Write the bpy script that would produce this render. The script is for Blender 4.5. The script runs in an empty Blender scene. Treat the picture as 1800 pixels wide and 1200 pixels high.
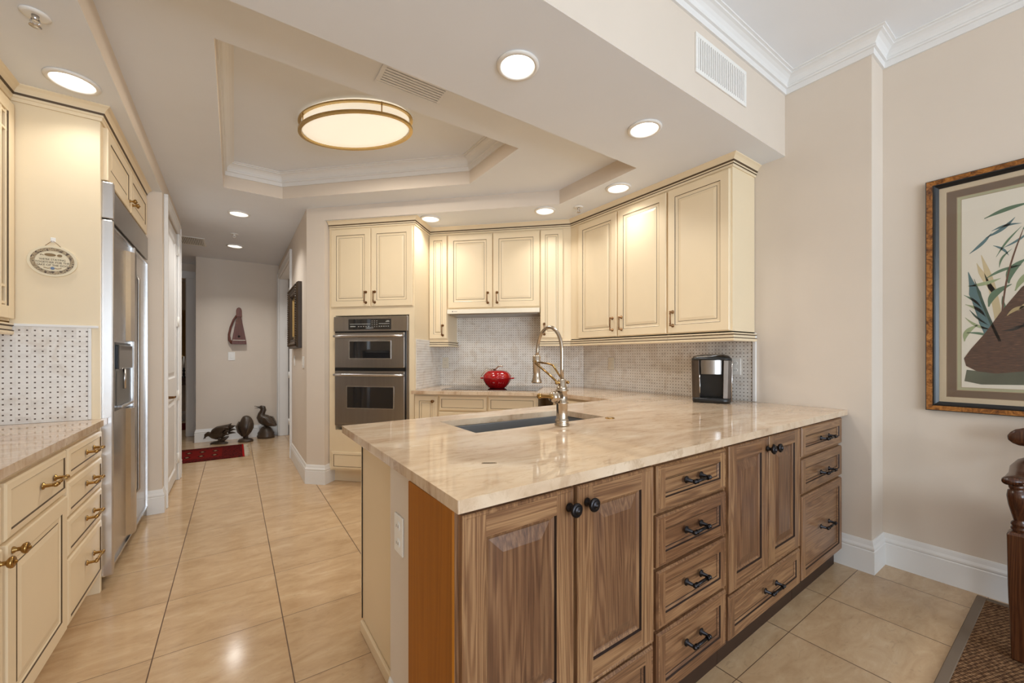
import bpy, math, random
from mathutils import Vector, Matrix
from mathutils.geometry import tessellate_polygon

# ------------------------------------------------------------------ camera, world, exposure
sc = bpy.context.scene
COL = sc.collection
PI = math.pi
R2 = math.sqrt(2)
HC = 1.23                                   # camera height
YAW = math.atan(488 / 707)
cam_d = bpy.data.cameras.new('camera')
cam = bpy.data.objects.new('camera', cam_d)
COL.objects.link(cam)
cam.location = (0, 0, HC)
cam.rotation_euler = (PI / 2, 0, -YAW)
cam_d.sensor_width = 36
cam_d.lens = 707 * 36 / 1800
cam_d.shift_y = 27 / 1800
cam_d.clip_start = 0.02
sc.camera = cam
sc.view_settings.view_transform = 'Standard'
sc.view_settings.look = 'None'
sc.view_settings.gamma = 1
sc.view_settings.use_curve_mapping = False
sc.view_settings.exposure = 0.0
try:
    sc.cycles.max_bounces = 8
    sc.cycles.diffuse_bounces = 5
    sc.cycles.sample_clamp_indirect = 6
    sc.cycles.use_denoising = True
except Exception:
    pass

world = bpy.data.worlds.new('sky')
sc.world = world
world.use_nodes = True
wb = world.node_tree.nodes['Background']
wb.inputs[0].default_value = (0.72, 0.85, 1.0, 1)
wb.inputs[1].default_value = 1.0

DAY = (0.74, 0.87, 1.0)
WARM = (1.0, 0.985, 0.95)
WIN_W = 106.0
CAN_W = 3.7
LAMP_W = 17.0


def area(name, loc, rot, sx, sy, power, color, shape='RECTANGLE', spread=None):
    d = bpy.data.lights.new(name, 'AREA')
    d.shape = shape
    d.size = sx
    d.size_y = sy
    d.energy = power
    d.color = color
    if spread:
        d.spread = spread
    o = bpy.data.objects.new(name, d)
    COL.objects.link(o)
    o.location = loc
    o.rotation_euler = rot
    return o


# daylight entering through the dining-room windows behind the camera
area('window_daylight', (-0.1, -3.9, 1.40), (PI / 2 + 0.35, 0, 0), 1.9, 2.1, WIN_W * 1.2, DAY)
area('window_daylight', (2.05, -3.9, 1.40), (PI / 2 + 0.35, 0, 0), 1.7, 2.1, WIN_W * 0.6, DAY)

# ------------------------------------------------------------------ materials


def rgb(r, g, b):
    def f(c):
        c /= 255.0
        return c / 12.92 if c <= 0.04045 else ((c + 0.055) / 1.055) ** 2.4
    return (f(r), f(g), f(b), 1)


class NT:
    def __init__(s, name, rough=0.5, metal=0.0, color=(0.8, 0.8, 0.8, 1), spec=0.5):
        s.m = bpy.data.materials.new(name)
        s.m.use_nodes = True
        s.t = s.m.node_tree
        s.b = s.t.nodes['Principled BSDF']
        s.b.inputs['Base Color'].default_value = color
        s.b.inputs['Roughness'].default_value = rough
        s.b.inputs['Metallic'].default_value = metal
        s.b.inputs['Specular IOR Level'].default_value = spec

    def n(s, typ, **kw):
        nd = s.t.nodes.new(typ)
        for k, v in kw.items():
            if hasattr(nd, k):
                setattr(nd, k, v)
            else:
                nd.inputs[k.replace('_', ' ')].default_value = v
        return nd

    def l(s, a, b):
        s.t.links.new(a, b)

    def coords(s, scale=(1, 1, 1), rot=(0, 0, 0), rand=0.0):
        c = s.n('ShaderNodeTexCoord')
        mp = s.n('ShaderNodeMapping')
        mp.inputs['Scale'].default_value = scale
        mp.inputs['Rotation'].default_value = rot
        s.l(c.outputs['Object'], mp.inputs['Vector'])
        if rand:
            oi = s.n('ShaderNodeObjectInfo')
            mul = s.n('ShaderNodeMath', operation='MULTIPLY')
            mul.inputs[1].default_value = rand
            s.l(oi.outputs['Random'], mul.inputs[0])
            s.l(mul.outputs[0], mp.inputs['Location'])
        return mp.outputs[0]

    def noise(s, vec, scale=5, detail=4, rough=0.5, dist=0.0):
        nd = s.n('ShaderNodeTexNoise')
        nd.inputs['Scale'].default_value = scale
        nd.inputs['Detail'].default_value = detail
        nd.inputs['Roughness'].default_value = rough
        nd.inputs['Distortion'].default_value = dist
        s.l(vec, nd.inputs['Vector'])
        return nd.outputs['Fac']

    def ramp(s, fac, stops):
        r = s.n('ShaderNodeValToRGB')
        e = r.color_ramp.elements
        while len(e) < len(stops):
            e.new(0.5)
        for el, (p, c) in zip(e, stops):
            el.position = p
            el.color = c
        s.l(fac, r.inputs[0])
        return r.outputs[0]

    def math(s, op, a, b=None):
        nd = s.n('ShaderNodeMath', operation=op)
        for i, v in enumerate((a, b)):
            if v is None:
                continue
            if isinstance(v, (int, float)):
                nd.inputs[i].default_value = v
            else:
                s.l(v, nd.inputs[i])
        return nd.outputs[0]

    def mix(s, fac, a, b, mode='MIX'):
        nd = s.n('ShaderNodeMix', data_type='RGBA', blend_type=mode)
        for i, v in ((0, fac), (6, a), (7, b)):
            if isinstance(v, (int, float)):
                nd.inputs[i].default_value = v
            elif isinstance(v, tuple):
                nd.inputs[i].default_value = v
            else:
                s.l(v, nd.inputs[i])
        return nd.outputs[2]

    def color(s, out):
        s.l(out, s.b.inputs['Base Color'])

    def bump(s, h, strength=0.2, dist=0.01):
        nd = s.n('ShaderNodeBump')
        nd.inputs['Strength'].default_value = strength
        nd.inputs['Distance'].default_value = dist
        s.l(h, nd.inputs['Height'])
        s.l(nd.outputs[0], s.b.inputs['Normal'])


def paint(name, c, rough=0.6, var=0.03, spec=0.3):
    t = NT(name, rough, spec=spec)
    f = t.noise(t.coords(), 3, 4)
    a = tuple(min(1, x * (1 - var)) for x in c[:3]) + (1,)
    b = tuple(min(1, x * (1 + var)) for x in c[:3]) + (1,)
    t.color(t.ramp(f, [(0.3, a), (0.7, b)]))
    return t.m


def metal(name, c, rough=0.3, var=0.1, stretch=(1, 1, 1)):
    t = NT(name, rough, 1.0)
    f = t.noise(t.coords(stretch), 40, 3)
    a = tuple(x * (1 - var) for x in c[:3]) + (1,)
    b = tuple(min(1, x * (1 + var)) for x in c[:3]) + (1,)
    t.color(t.ramp(f, [(0.3, a), (0.7, b)]))
    return t.m


def emit(name, c, strength):
    t = NT(name, 0.4)
    t.b.inputs['Emission Color'].default_value = c
    t.b.inputs['Emission Strength'].default_value = strength
    t.b.inputs['Base Color'].default_value = (0.9, 0.9, 0.88, 1)
    return t.m


def pane(name, refl=0.06, tint=(1, 1, 1, 1)):
    m = bpy.data.materials.new(name)
    m.use_nodes = True
    t = m.node_tree
    t.nodes.remove(t.nodes['Principled BSDF'])
    tr = t.nodes.new('ShaderNodeBsdfTransparent')
    tr.inputs[0].default_value = tint
    gl = t.nodes.new('ShaderNodeBsdfGlossy')
    gl.inputs['Roughness'].default_value = 0.02
    lw = t.nodes.new('ShaderNodeLayerWeight')
    lw.inputs[0].default_value = 0.5
    pw_ = t.nodes.new('ShaderNodeMath')
    pw_.operation = 'POWER'
    pw_.inputs[1].default_value = 4.0
    fr = t.nodes.new('ShaderNodeMath')
    fr.operation = 'MULTIPLY_ADD'
    fr.inputs[1].default_value = 0.6
    fr.inputs[2].default_value = 0.03
    t.links.new(lw.outputs['Facing'], pw_.inputs[0])
    t.links.new(pw_.outputs[0], fr.inputs[0])
    mx = t.nodes.new('ShaderNodeMixShader')
    t.links.new(fr.outputs[0], mx.inputs[0])
    t.links.new(tr.outputs[0], mx.inputs[1])
    t.links.new(gl.outputs[0], mx.inputs[2])
    t.links.new(mx.outputs[0], t.nodes['Material Output'].inputs[0])
    return m


def floor_mat():
    t = NT('cream_marble_tile', 0.13, spec=0.5)
    v = t.coords()
    sep = t.n('ShaderNodeSeparateXYZ')
    t.l(v, sep.inputs[0])
    fx = t.math('DIVIDE', t.math('SUBTRACT', sep.outputs[0], 0.188 - 4.63), 0.463)
    fy = t.math('DIVIDE', t.math('SUBTRACT', sep.outputs[1], 2.181 - 9.36), 0.468)
    ex = t.math('ABSOLUTE', t.math('SUBTRACT', t.math('FRACT', fx), 0.5))
    ey = t.math('ABSOLUTE', t.math('SUBTRACT', t.math('FRACT', fy), 0.5))
    gx = t.math('GREATER_THAN', ex, 0.5 - 0.0048)
    gy = t.math('GREATER_THAN', ey, 0.5 - 0.0032)
    grout = t.math('MAXIMUM', gx, gy)
    cell = t.n('ShaderNodeCombineXYZ')
    t.l(t.math('FLOOR', fx), cell.inputs[0])
    t.l(t.math('FLOOR', fy), cell.inputs[1])
    wn = t.n('ShaderNodeTexWhiteNoise', noise_dimensions='3D')
    t.l(cell.outputs[0], wn.inputs['Vector'])
    vv = t.n('ShaderNodeVectorMath', operation='MULTIPLY_ADD')
    t.l(wn.outputs['Color'], vv.inputs[0])
    vv.inputs[1].default_value = (7, 7, 7)
    t.l(v, vv.inputs[2])
    mp = t.n('ShaderNodeMapping')
    mp.inputs['Rotation'].default_value = (0, 0, 0.5)
    mp.inputs['Scale'].default_value = (1, 2.6, 1)
    t.l(vv.outputs[0], mp.inputs[0])
    n1 = t.noise(mp.outputs[0], 5, 8, 0.65, 0.6)
    n2 = t.noise(mp.outputs[0], 14, 6, 0.7, 1.6)
    c1 = t.ramp(n1, [(0.3, rgb(184, 152, 115)), (0.55, rgb(200, 170, 133)), (0.75, rgb(211, 184, 150))])
    vein = t.ramp(n2, [(0.34, (0.52, 0.52, 0.52, 1)), (0.42, (1, 1, 1, 1))])
    c2 = t.mix(0.28, c1, vein, 'MULTIPLY')
    tint = t.ramp(wn.outputs['Value'], [(0, (0.93, 0.93, 0.93, 1)), (1, (1.0, 1.0, 1.0, 1))])
    c3 = t.mix(1.0, c2, tint, 'MULTIPLY')
    t.color(t.mix(grout, c3, rgb(92, 66, 44)))
    r = t.math('ADD', t.math('MULTIPLY', grout, 0.4), 0.14)
    t.l(r, t.b.inputs['Roughness'])
    return t.m


def stone_mat():
    t = NT('beige_quartzite', 0.06, spec=0.6)
    v = t.coords((0.8, 2.6, 1), (0, 0, 0.35))
    n1 = t.noise(v, 2.2, 9, 0.62, 1.4)
    n2 = t.noise(v, 6, 10, 0.7, 2.2)
    c = t.ramp(n1, [(0.28, rgb(182, 152, 122)), (0.45, rgb(209, 183, 154)), (0.6, rgb(220, 198, 171)), (0.8, rgb(232, 217, 197))])
    ve = t.ramp(n2, [(0.37, (0.66, 0.58, 0.5, 1)), (0.43, (1, 1, 1, 1))])
    n3 = t.noise(t.coords((1.0, 4.5, 1), (0, 0, -0.15)), 9, 10, 0.72, 1.2)
    fine = t.ramp(n3, [(0.36, (0.70, 0.62, 0.55, 1)), (0.48, (1, 1, 1, 1))])
    t.color(t.mix(0.5, t.mix(0.55, c, ve, 'MULTIPLY'), fine, 'MULTIPLY'))
    return t.m


def splash_mat():
    t = NT('basketweave_marble', 0.3, spec=0.4)
    v = t.coords()
    sep = t.n('ShaderNodeSeparateXYZ')
    t.l(v, sep.inputs[0])
    u = t.math('DIVIDE', t.math('ADD', sep.outputs[0], 50.8), 0.0254)
    w = t.math('DIVIDE', t.math('ADD', sep.outputs[2], 50.8), 0.0254)
    du = t.math('ABSOLUTE', t.math('SUBTRACT', t.math('FRACT', u), 0.5))
    dw = t.math('ABSOLUTE', t.math('SUBTRACT', t.math('FRACT', w), 0.5))
    dot = t.math('LESS_THAN', t.math('MAXIMUM', du, dw), 0.13)
    cell = t.n('ShaderNodeCombineXYZ')
    t.l(t.math('FLOOR', t.math('MULTIPLY', u, 0.5)), cell.inputs[0])
    t.l(t.math('FLOOR', w), cell.inputs[1])
    wn = t.n('ShaderNodeTexWhiteNoise', noise_dimensions='3D')
    t.l(cell.outputs[0], wn.inputs['Vector'])
    tone = t.ramp(wn.outputs['Value'], [(0.0, rgb(219, 212, 204)), (0.12, rgb(229, 224, 217)), (0.8, rgb(234, 229, 222))])
    n = t.noise(v, 9, 7, 0.65, 0.8)
    st = t.ramp(n, [(0.38, (0.78, 0.70, 0.62, 1)), (0.52, (1, 1, 1, 1))])
    c = t.mix(0.55, tone, st, 'MULTIPLY')
    gu = t.math('GREATER_THAN', t.math('ABSOLUTE', t.math('SUBTRACT', t.math('FRACT', t.math('MULTIPLY', u, 0.5)), 0.5)), 0.485)
    gw = t.math('GREATER_THAN', dw, 0.475)
    g = t.math('MULTIPLY', t.math('MAXIMUM', gu, gw), 0.25)
    c = t.mix(g, c, rgb(186, 178, 168))
    t.color(t.mix(dot, c, rgb(92, 76, 64)))
    return t.m


def wood_mat(name, along, dark, mid, light, rough=0.32, fine=1.0, tintf=1.0):
    """along: 0 grain along x, 2 grain along z"""
    t = NT(name, rough, spec=0.5)
    sc_ = [13.0, 13.0, 13.0]
    sc_[along] = 0.75
    v = t.coords(tuple(sc_), rand=23.0)
    n1 = t.noise(v, 0.9 * fine, 3, 0.45, 0.35)
    wv = t.n('ShaderNodeMath', operation='SINE')
    t.l(t.math('MULTIPLY', n1, 110), wv.inputs[0])
    rings = t.math('ADD', t.math('MULTIPLY', wv.outputs[0], 0.5), 0.5)
    s2 = [120.0, 120.0, 120.0]
    s2[along] = 2.0
    v2 = t.coords(tuple(s2), rand=11.0)
    n2 = t.noise(v2, 2.2, 4, 0.6)
    s3 = [3.0, 3.0, 3.0]
    s3[along] = 0.35
    n3 = t.noise(t.coords(tuple(s3), rand=37.0), 1.6, 2, 0.5, 0.2)
    f = t.math('ADD', t.math('MULTIPLY', rings, 0.15), t.math('ADD', t.math('MULTIPLY', n2, 0.50), t.math('MULTIPLY', n3, 0.42)))
    base = t.ramp(f, [(0.30, dark), (0.52, mid), (0.78, light)])
    oi = t.n('ShaderNodeObjectInfo')
    tint = t.ramp(oi.outputs['Random'], [(0.0, (0.86, 0.80, 0.76, 1)), (0.5, (1, 1, 1, 1)), (1.0, (1.12, 1.14, 1.08, 1))])
    t.color(t.mix(tintf, base, tint, 'MULTIPLY'))
    return t.m


M = {}
M['wall'] = paint('wall_beige', rgb(219, 206, 191), 0.7, 0.015)
M['ceiling'] = paint('ceiling_grey_white', rgb(232, 235, 240), 0.75, 0.012)
M['ceiling_high'] = paint('ceiling_white', rgb(238, 239, 241), 0.75, 0.012)
M['trim'] = paint('trim_white', rgb(232, 230, 227), 0.4, 0.01)
M['white'] = paint('white_plastic', rgb(236, 233, 227), 0.35, 0.01)
M['almond'] = paint('almond_plastic', rgb(219, 209, 190), 0.35, 0.01)
M['cream'] = paint('cream_lacquer', rgb(233, 214, 181), 0.33, 0.02, 0.45)
M['glaze'] = paint('brown_glaze', rgb(88, 70, 50), 0.5, 0.1)
M['dark'] = paint('dark_gap', rgb(30, 24, 20), 0.7, 0.1)
M['black'] = paint('black_plastic', rgb(24, 23, 23), 0.28, 0.05, 0.5)
M['floor'] = floor_mat()
M['stone'] = stone_mat()
M['splash'] = splash_mat()
WD = (rgb(78, 50, 32), rgb(122, 86, 58), rgb(168, 130, 92))
M['walnut_v'] = wood_mat('walnut_upright', 2, *WD)
M['walnut_h'] = wood_mat('walnut_level', 0, *WD)
M['walnut_side'] = wood_mat('orange_walnut_panel', 2, rgb(132, 76, 10), rgb(148, 86, 14), rgb(160, 96, 20), 0.5, 0.5)
M['walnut_side'].node_tree.nodes['Principled BSDF'].inputs['Specular IOR Level'].default_value = 0.25
M['chair'] = wood_mat('mahogany', 2, rgb(38, 18, 9), rgb(66, 36, 20), rgb(96, 58, 34), 0.2)
M['steel'] = metal('brushed_steel', rgb(164, 160, 156), 0.28, 0.04, (1, 1, 0.05))
M['steel_bright'] = metal('bright_steel', rgb(205, 202, 200), 0.26, 0.03)
M['nickel'] = metal('brushed_nickel', rgb(190, 176, 158), 0.22, 0.04)
M['brass'] = metal('antique_brass', rgb(166, 132, 80), 0.24, 0.1)
M['bronze'] = metal('antique_bronze_knob', rgb(132, 98, 66), 0.3, 0.1)
M['blackmetal'] = metal('black_iron', rgb(58, 56, 58), 0.35, 0.1)
M['blackglass'] = NT('black_glass', 0.04, color=(0.012, 0.012, 0.013, 1), spec=0.8).m
M['sink'] = paint('charcoal_granite', rgb(112, 111, 110), 0.55, 0.06)
M['greyplastic'] = metal('graphite_shell', rgb(104, 94, 86), 0.36, 0.05)
M['red'] = NT('red_enamel', 0.12, color=rgb(158, 12, 16), spec=0.7).m
M['bird'] = paint('dark_bronze_bird', rgb(72, 58, 45), 0.38, 0.35, 0.5)
M['harp'] = wood_mat('red_brown_wood', 2, rgb(78, 40, 30), rgb(104, 56, 42), rgb(124, 72, 54), 0.45)
M['lens'] = emit('lamp_lens', (1.0, 0.93, 0.82, 1), 5.0)
M['reflector'] = emit('lit_reflector', (1.0, 0.95, 0.88, 1), 0.55)
M['ovallens'] = emit('oval_lamp_lens', (1.0, 0.88, 0.68, 1), 0.62)
M['gold'] = metal('satin_gold_ring', rgb(196, 168, 116), 0.32, 0.05)
M['pane'] = pane('clear_glass')
M['canvas'] = paint('dark_oil_painting', rgb(92, 72, 44), 0.5, 0.5)
M['mirror'] = NT('old_mirror', 0.06, 1.0, rgb(196, 180, 156)).m
M['slot'] = paint('shade_and_mark_grey', rgb(120, 112, 104), 0.8, 0.05)  # painted shade in the vents; plain grey on marks, rings and buttons

# ------------------------------------------------------------------ mesh building


class MB:
    def __init__(s):
        s.v, s.f, s.mi, s.sm = [], [], [], []

    def add(s, vs, fs, mat=0, smooth=False):
        o = len(s.v)
        s.v += [tuple(p) for p in vs]
        for f in fs:
            s.f.append(tuple(i + o for i in f))
            s.mi.append(mat)
            s.sm.append(smooth)

    def box(s, x0, x1, y0, y1, z0, z1, mat=0):
        vs = [(x, y, z) for z in (z0, z1) for y in (y0, y1) for x in (x0, x1)]
        s.add(vs, [(0, 2, 3, 1), (4, 5, 7, 6), (0, 1, 5, 4), (1, 3, 7, 5), (3, 2, 6, 7), (2, 0, 4, 6)], mat)
        return s

    def prism(s, pts, z0, z1, mat=0, holes=(), hmat=None, smat=None):
        """vertical extrusion of a plan polygon, optionally with holes"""
        loops = [list(pts)] + [list(h) for h in holes]
        flat = [p for lp in loops for p in lp]
        n = len(flat)
        vs = [(p[0], p[1], z0) for p in flat] + [(p[0], p[1], z1) for p in flat]
        tris = tessellate_polygon([[Vector((p[0], p[1], 0)) for p in lp] for lp in loops])
        fs = []
        for t in tris:
            a, b, c = [Vector(flat[i]) for i in t]
            ccw = (b - a).cross(c - a) > 0
            t = tuple(t) if ccw else tuple(reversed(t))
            fs.append(tuple(i + n for i in t))
            fs.append(tuple(reversed(t)))
        s.add(vs, fs, mat)
        base = 0
        for k, lp in enumerate(loops):
            m = len(lp)
            ar = sum(lp[i][0] * lp[(i + 1) % m][1] - lp[(i + 1) % m][0] * lp[i][1] for i in range(m))
            vs2, fs2 = [], []
            for i in range(m):
                vs2 += [(lp[i][0], lp[i][1], z0), (lp[i][0], lp[i][1], z1)]
            for i in range(m):
                j = (i + 1) % m
                q = (2 * i, 2 * j, 2 * j + 1, 2 * i + 1)
                if (ar < 0) != (k > 0):
                    q = tuple(reversed(q))
                fs2.append(q)
            s.add(vs2, fs2, (mat if smat is None else smat) if k == 0 else (mat if hmat is None else hmat))
        return s

    def plate(s, pts, y0, y1, mat=0):
        """extrusion along y of an x-z polygon (pts counter-clockwise seen from -y)"""
        n = len(pts)
        tris = tessellate_polygon([[Vector((p[0], p[1], 0)) for p in pts]])
        fs = []
        for t in tris:
            a, b, c = [Vector(pts[i]) for i in t]
            ccw = (b - a).cross(c - a) > 0
            t = tuple(t) if ccw else tuple(reversed(t))
            fs.append(t)
            fs.append(tuple(reversed([i + n for i in t])))
        ar = sum(pts[i][0] * pts[(i + 1) % n][1] - pts[(i + 1) % n][0] * pts[i][1] for i in range(n))
        for i in range(n):
            j = (i + 1) % n
            q = (i, i + n, j + n, j)
            fs.append(q if ar > 0 else tuple(reversed(q)))
        s.add([(p[0], y0, p[1]) for p in pts] + [(p[0], y1, p[1]) for p in pts], fs, mat)
        return s

    def lathe(s, prof, loc=(0, 0, 0), axis=(0, 0, 1), seg=24, mat=0, smooth=True, sx=1, sy=1, cap=True):
        ax = Vector(axis).normalized()
        q = Vector((0, 0, 1)).rotation_difference(ax)
        loc = Vector(loc)
        vs, fs = [], []
        for r, h in prof:
            for k in range(seg):
                a = 2 * PI * k / seg
                vs.append(loc + q @ Vector((r * sx * math.cos(a), r * sy * math.sin(a), h)))
        for i in range(len(prof) - 1):
            for k in range(seg):
                k2 = (k + 1) % seg
                fs.append((i * seg + k, i * seg + k2, (i + 1) * seg + k2, (i + 1) * seg + k))
        s.add(vs, fs, mat, smooth)
        caps = []
        if not cap:
            return s
        if prof[0][0] > 1e-6:
            caps.append(tuple(reversed(range(seg))))
        if prof[-1][0] > 1e-6:
            caps.append(tuple(range((len(prof) - 1) * seg, len(prof) * seg)))
        if caps:
            o = len(s.v) - len(vs)
            for c in caps:
                s.f.append(tuple(i + o for i in c))
                s.mi.append(mat)
                s.sm.append(False)
        return s

    def cyl(s, a, b, r, seg=16, mat=0, r2=None):
        a, b = Vector(a), Vector(b)
        L = (b - a).length
        return s.lathe([(r, 0), (r if r2 is None else r2, L)], a, b - a, seg, mat)

    def ball(s, c, r, seg=16, rings=10, mat=0, sx=1, sy=1, sz=1):
        prof = [(max(1e-7, r * math.sin(PI * i / rings)), -r * sz * math.cos(PI * i / rings)) for i in range(rings + 1)]
        return s.lathe(prof, c, (0, 0, 1), seg, mat, True, sx, sy)

    def tube(s, pts, rad, seg=12, mat=0, flat=1.0, caps=True):
        pts = [Vector(p) for p in pts]
        if not isinstance(rad, (list, tuple)):
            rad = [rad] * len(pts)
        vs, fs = [], []
        t0 = (pts[1] - pts[0]).normalized()
        up = Vector((0, 0, 1)) if abs(t0.z) < 0.9 else Vector((1, 0, 0))
        nrm = (up - t0 * up.dot(t0)).normalized()
        for i, p in enumerate(pts):
            if i == 0:
                t = t0
            elif i == len(pts) - 1:
                t = (pts[i] - pts[i - 1]).normalized()
            else:
                t = ((pts[i + 1] - p).normalized() + (p - pts[i - 1]).normalized()).normalized()
            nrm = (nrm - t * nrm.dot(t)).normalized()
            bn = t.cross(nrm)
            r = rad[i]
            ra, rb = (r if isinstance(r, (list, tuple)) else (r * flat, r))
            for k in range(seg):
                a = 2 * PI * k / seg
                vs.append(p + nrm * (ra * math.cos(a)) + bn * (rb * math.sin(a)))
        for i in range(len(pts) - 1):
            for k in range(seg):
                k2 = (k + 1) % seg
                fs.append((i * seg + k, i * seg + k2, (i + 1) * seg + k2, (i + 1) * seg + k))
        if caps:
            fs.append(tuple(reversed(range(seg))))
            fs.append(tuple(range((len(pts) - 1) * seg, len(pts) * seg)))
        s.add(vs, fs, mat, True)
        return s

    def molding(s, path, prof, closed=False, mat=0, smooth=False, cap=True):
        """sweep prof [(out, z)] along a plan path; 'out' is to the right of the travel direction, mitred"""
        P = [Vector((p[0], p[1])) for p in path]
        n = len(P)
        nor = []
        for i in range(n if closed else n - 1):
            d = (P[(i + 1) % n] - P[i]).normalized()
            nor.append(Vector((d.y, -d.x)))
        mit = []
        for i in range(n):
            if closed:
                a, b = nor[i - 1], nor[i]
            else:
                a, b = nor[max(0, i - 1)], nor[min(n - 2, i)]
            m = (a + b)
            m = m / max(0.15, (1 + a.dot(b)))
            mit.append(m)
        k = len(prof)
        for i in range(n if closed else n - 1):
            j = (i + 1) % n
            vs = []
            for q in (i, j):
                for o, z in prof:
                    p = P[q] + mit[q] * o
                    vs.append((p.x, p.y, z))
            fs = [(a, a + k, a + 1 + k, a + 1) for a in range(k - 1)]
            s.add(vs, fs, mat, smooth)
            if not closed and cap:
                if i == 0:
                    s.add(vs[:k], [tuple(range(k))], mat)
                if i == n - 2:
                    s.add(vs[k:], [tuple(reversed(range(k)))], mat)
        return s

    def rings(s, x0, x1, z0, z1, prof, y_back, frame=None, cap=0, side=0):
        """panelled front facing -y. prof: list of (inset, y, material of the band that follows)"""
        lp = []
        for ins, y, m in prof:
            lp.append([(x0 + ins, y, z0 + ins), (x1 - ins, y, z0 + ins), (x1 - ins, y, z1 - ins), (x0 + ins, y, z1 - ins)])
        back = [(x0, y_back, z0), (x1, y_back, z0), (x1, y_back, z1), (x0, y_back, z1)]
        s.add(back + lp[0], [(0, 1, 5, 4), (1, 2, 6, 5), (2, 3, 7, 6), (3, 0, 4, 7), (3, 2, 1, 0)], side)
        for i in range(len(lp) - 1):
            a, b, m = lp[i], lp[i + 1], prof[i][2]
            if isinstance(m, tuple):          # (upright, level): butt-jointed stiles and rails
                mv, mh = m
                ia, ya = prof[i][0], prof[i][1]
                ib = prof[i + 1][0]
                X0, X1, Z0, Z1 = x0 + ia, x1 - ia, z0 + ia, z1 - ia
                xa, xb, za, zb = x0 + ib, x1 - ib, z0 + ib, z1 - ib
                for q, mm in (((X0, xa, Z0, Z1), mv), ((xb, X1, Z0, Z1), mv), ((xa, xb, Z0, za), mh), ((xa, xb, zb, Z1), mh)):
                    s.add([(q[0], ya, q[2]), (q[1], ya, q[2]), (q[1], ya, q[3]), (q[0], ya, q[3])], [(0, 1, 2, 3)], mm)
            else:
                s.add(a + b, [(0, 1, 5, 4), (1, 2, 6, 5), (2, 3, 7, 6), (3, 0, 4, 7)], m)
        s.add(lp[-1], [(0, 1, 2, 3)], cap)
        return s

    def build(s, name, mats, parent=None, bevel=0.0, loc=None, rotz=None, autosm=False):
        me = bpy.data.meshes.new(name)
        me.from_pydata(s.v, [], s.f)
        if not isinstance(mats, (list, tuple)):
            mats = [mats]
        for m in mats:
            me.materials.append(m)
        me.polygons.foreach_set('material_index', s.mi)
        me.polygons.foreach_set('use_smooth', s.sm)
        me.update()
        o = bpy.data.objects.new(name, me)
        COL.objects.link(o)
        if parent:
            o.parent = parent
        if loc is not None:
            o.location = loc
        if rotz is not None:
            o.rotation_euler = (0, 0, rotz)
        if bevel:
            b = o.modifiers.new('edge', 'BEVEL')
            b.width = bevel
            b.segments = 2
            b.limit_method = 'ANGLE'
            b.angle_limit = 0.7
        return o


def tag(o, label, cat, group=None):
    o['label'] = label
    o['category'] = cat
    if group:
        o['group'] = group
    return o


def thing(name, label, cat, loc=(0, 0, 0), rotz=0, group=None):
    o = bpy.data.objects.new(name, None)
    o.empty_display_size = 0.05
    COL.objects.link(o)
    o.location = loc
    o.rotation_euler = (0, 0, rotz)
    return tag(o, label, cat, group)


def struct(o, label=None):
    o['kind'] = 'structure'
    if label:
        o['label'] = label
    return o


def copy_tree(o, parent=None):
    c = o.copy()
    COL.objects.link(c)
    if parent:
        c.parent = parent
    for ch in [x for x in ALL() if x.parent == o]:
        copy_tree(ch, c)
    return c


def ALL():
    return list(COL.objects)


def dup(o, label, loc, rotz=None, group=None):
    c = copy_tree(o)
    c.location = loc
    if rotz is not None:
        c.rotation_euler = (0, 0, rotz)
    c['label'] = label
    if group:
        c['group'] = group
    return c


def dg(S, t, z=0.0):
    """point on the 45 degree range wall frame"""
    return ((S + R2 * t) / 2, (S - R2 * t) / 2, z)


# ------------------------------------------------------------------ dimensions
XR = 2.98            # kitchen right wall
XP = 3.19            # recessed dining wall
Z1, Z2, Z3, Z4 = 2.547, 2.67, 2.885, 3.054
YB = 1.157           # bulkhead face
XL = -0.47           # pantry wall / left soffit face
ZC = 0.918           # counter top
WLX = -1.2           # wall behind the left cabinets
SW = 5.99            # range wall x + y
ZL = 0.9065          # left counter top
YPL = 2.943          # refrigerator side panel
Z1L = 2.528          # left soffit
YE = 7.33            # hall end wall

# ------------------------------------------------------------------ room shell
struct(MB().box(-5, 5, -4.4, 12, -0.1, 0).build('floor', M['floor']), 'polished cream marble tile floor')
# right walls
struct(MB().prism([(XR, 0.72), (XP, 0.72), (XP, -4.3), (3.5, -4.3), (3.5, 4), (3.1, 3.1), (XR, 3.01)], 0, 3.2).build('wall_right', M['wall']))
w = struct(MB().prism([(XR, 3.01), (3.1, 3.1), (1.45, 4.75), (1.25, 4.74)], 0, Z2).build('wall_range', M['wall']))
SS = 4.935           # stub face x + y
sa = (0.578, SS - 0.578)
sb = dg(SS, -2.478)[:2]
sd = (sb[0] + 0.72, sb[1] + 0.72)
struct(MB().prism([sa, sb, sd, (1.43, 5.64), (0.578, 5.64)], 0, Z2).build('wall_stub', M['wall']))
struct(MB().box(0.578, 0.70, 5.64, 7.22, 2.45, Z2).build('wall_door_header', M['wall']))
struct(MB().box(0.578, 0.70, 7.22, YE, 0, Z2).build('wall_hall_right', M['wall']))
struct(MB().box(-0.455, 2.2, YE, YE + 0.14, 0, Z2).build('wall_hall_end', M['wall']))
struct(MB().box(2.1, 2.2, 5.64, YE, 0, Z2).build('wall_side_room', M['wall']))
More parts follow.
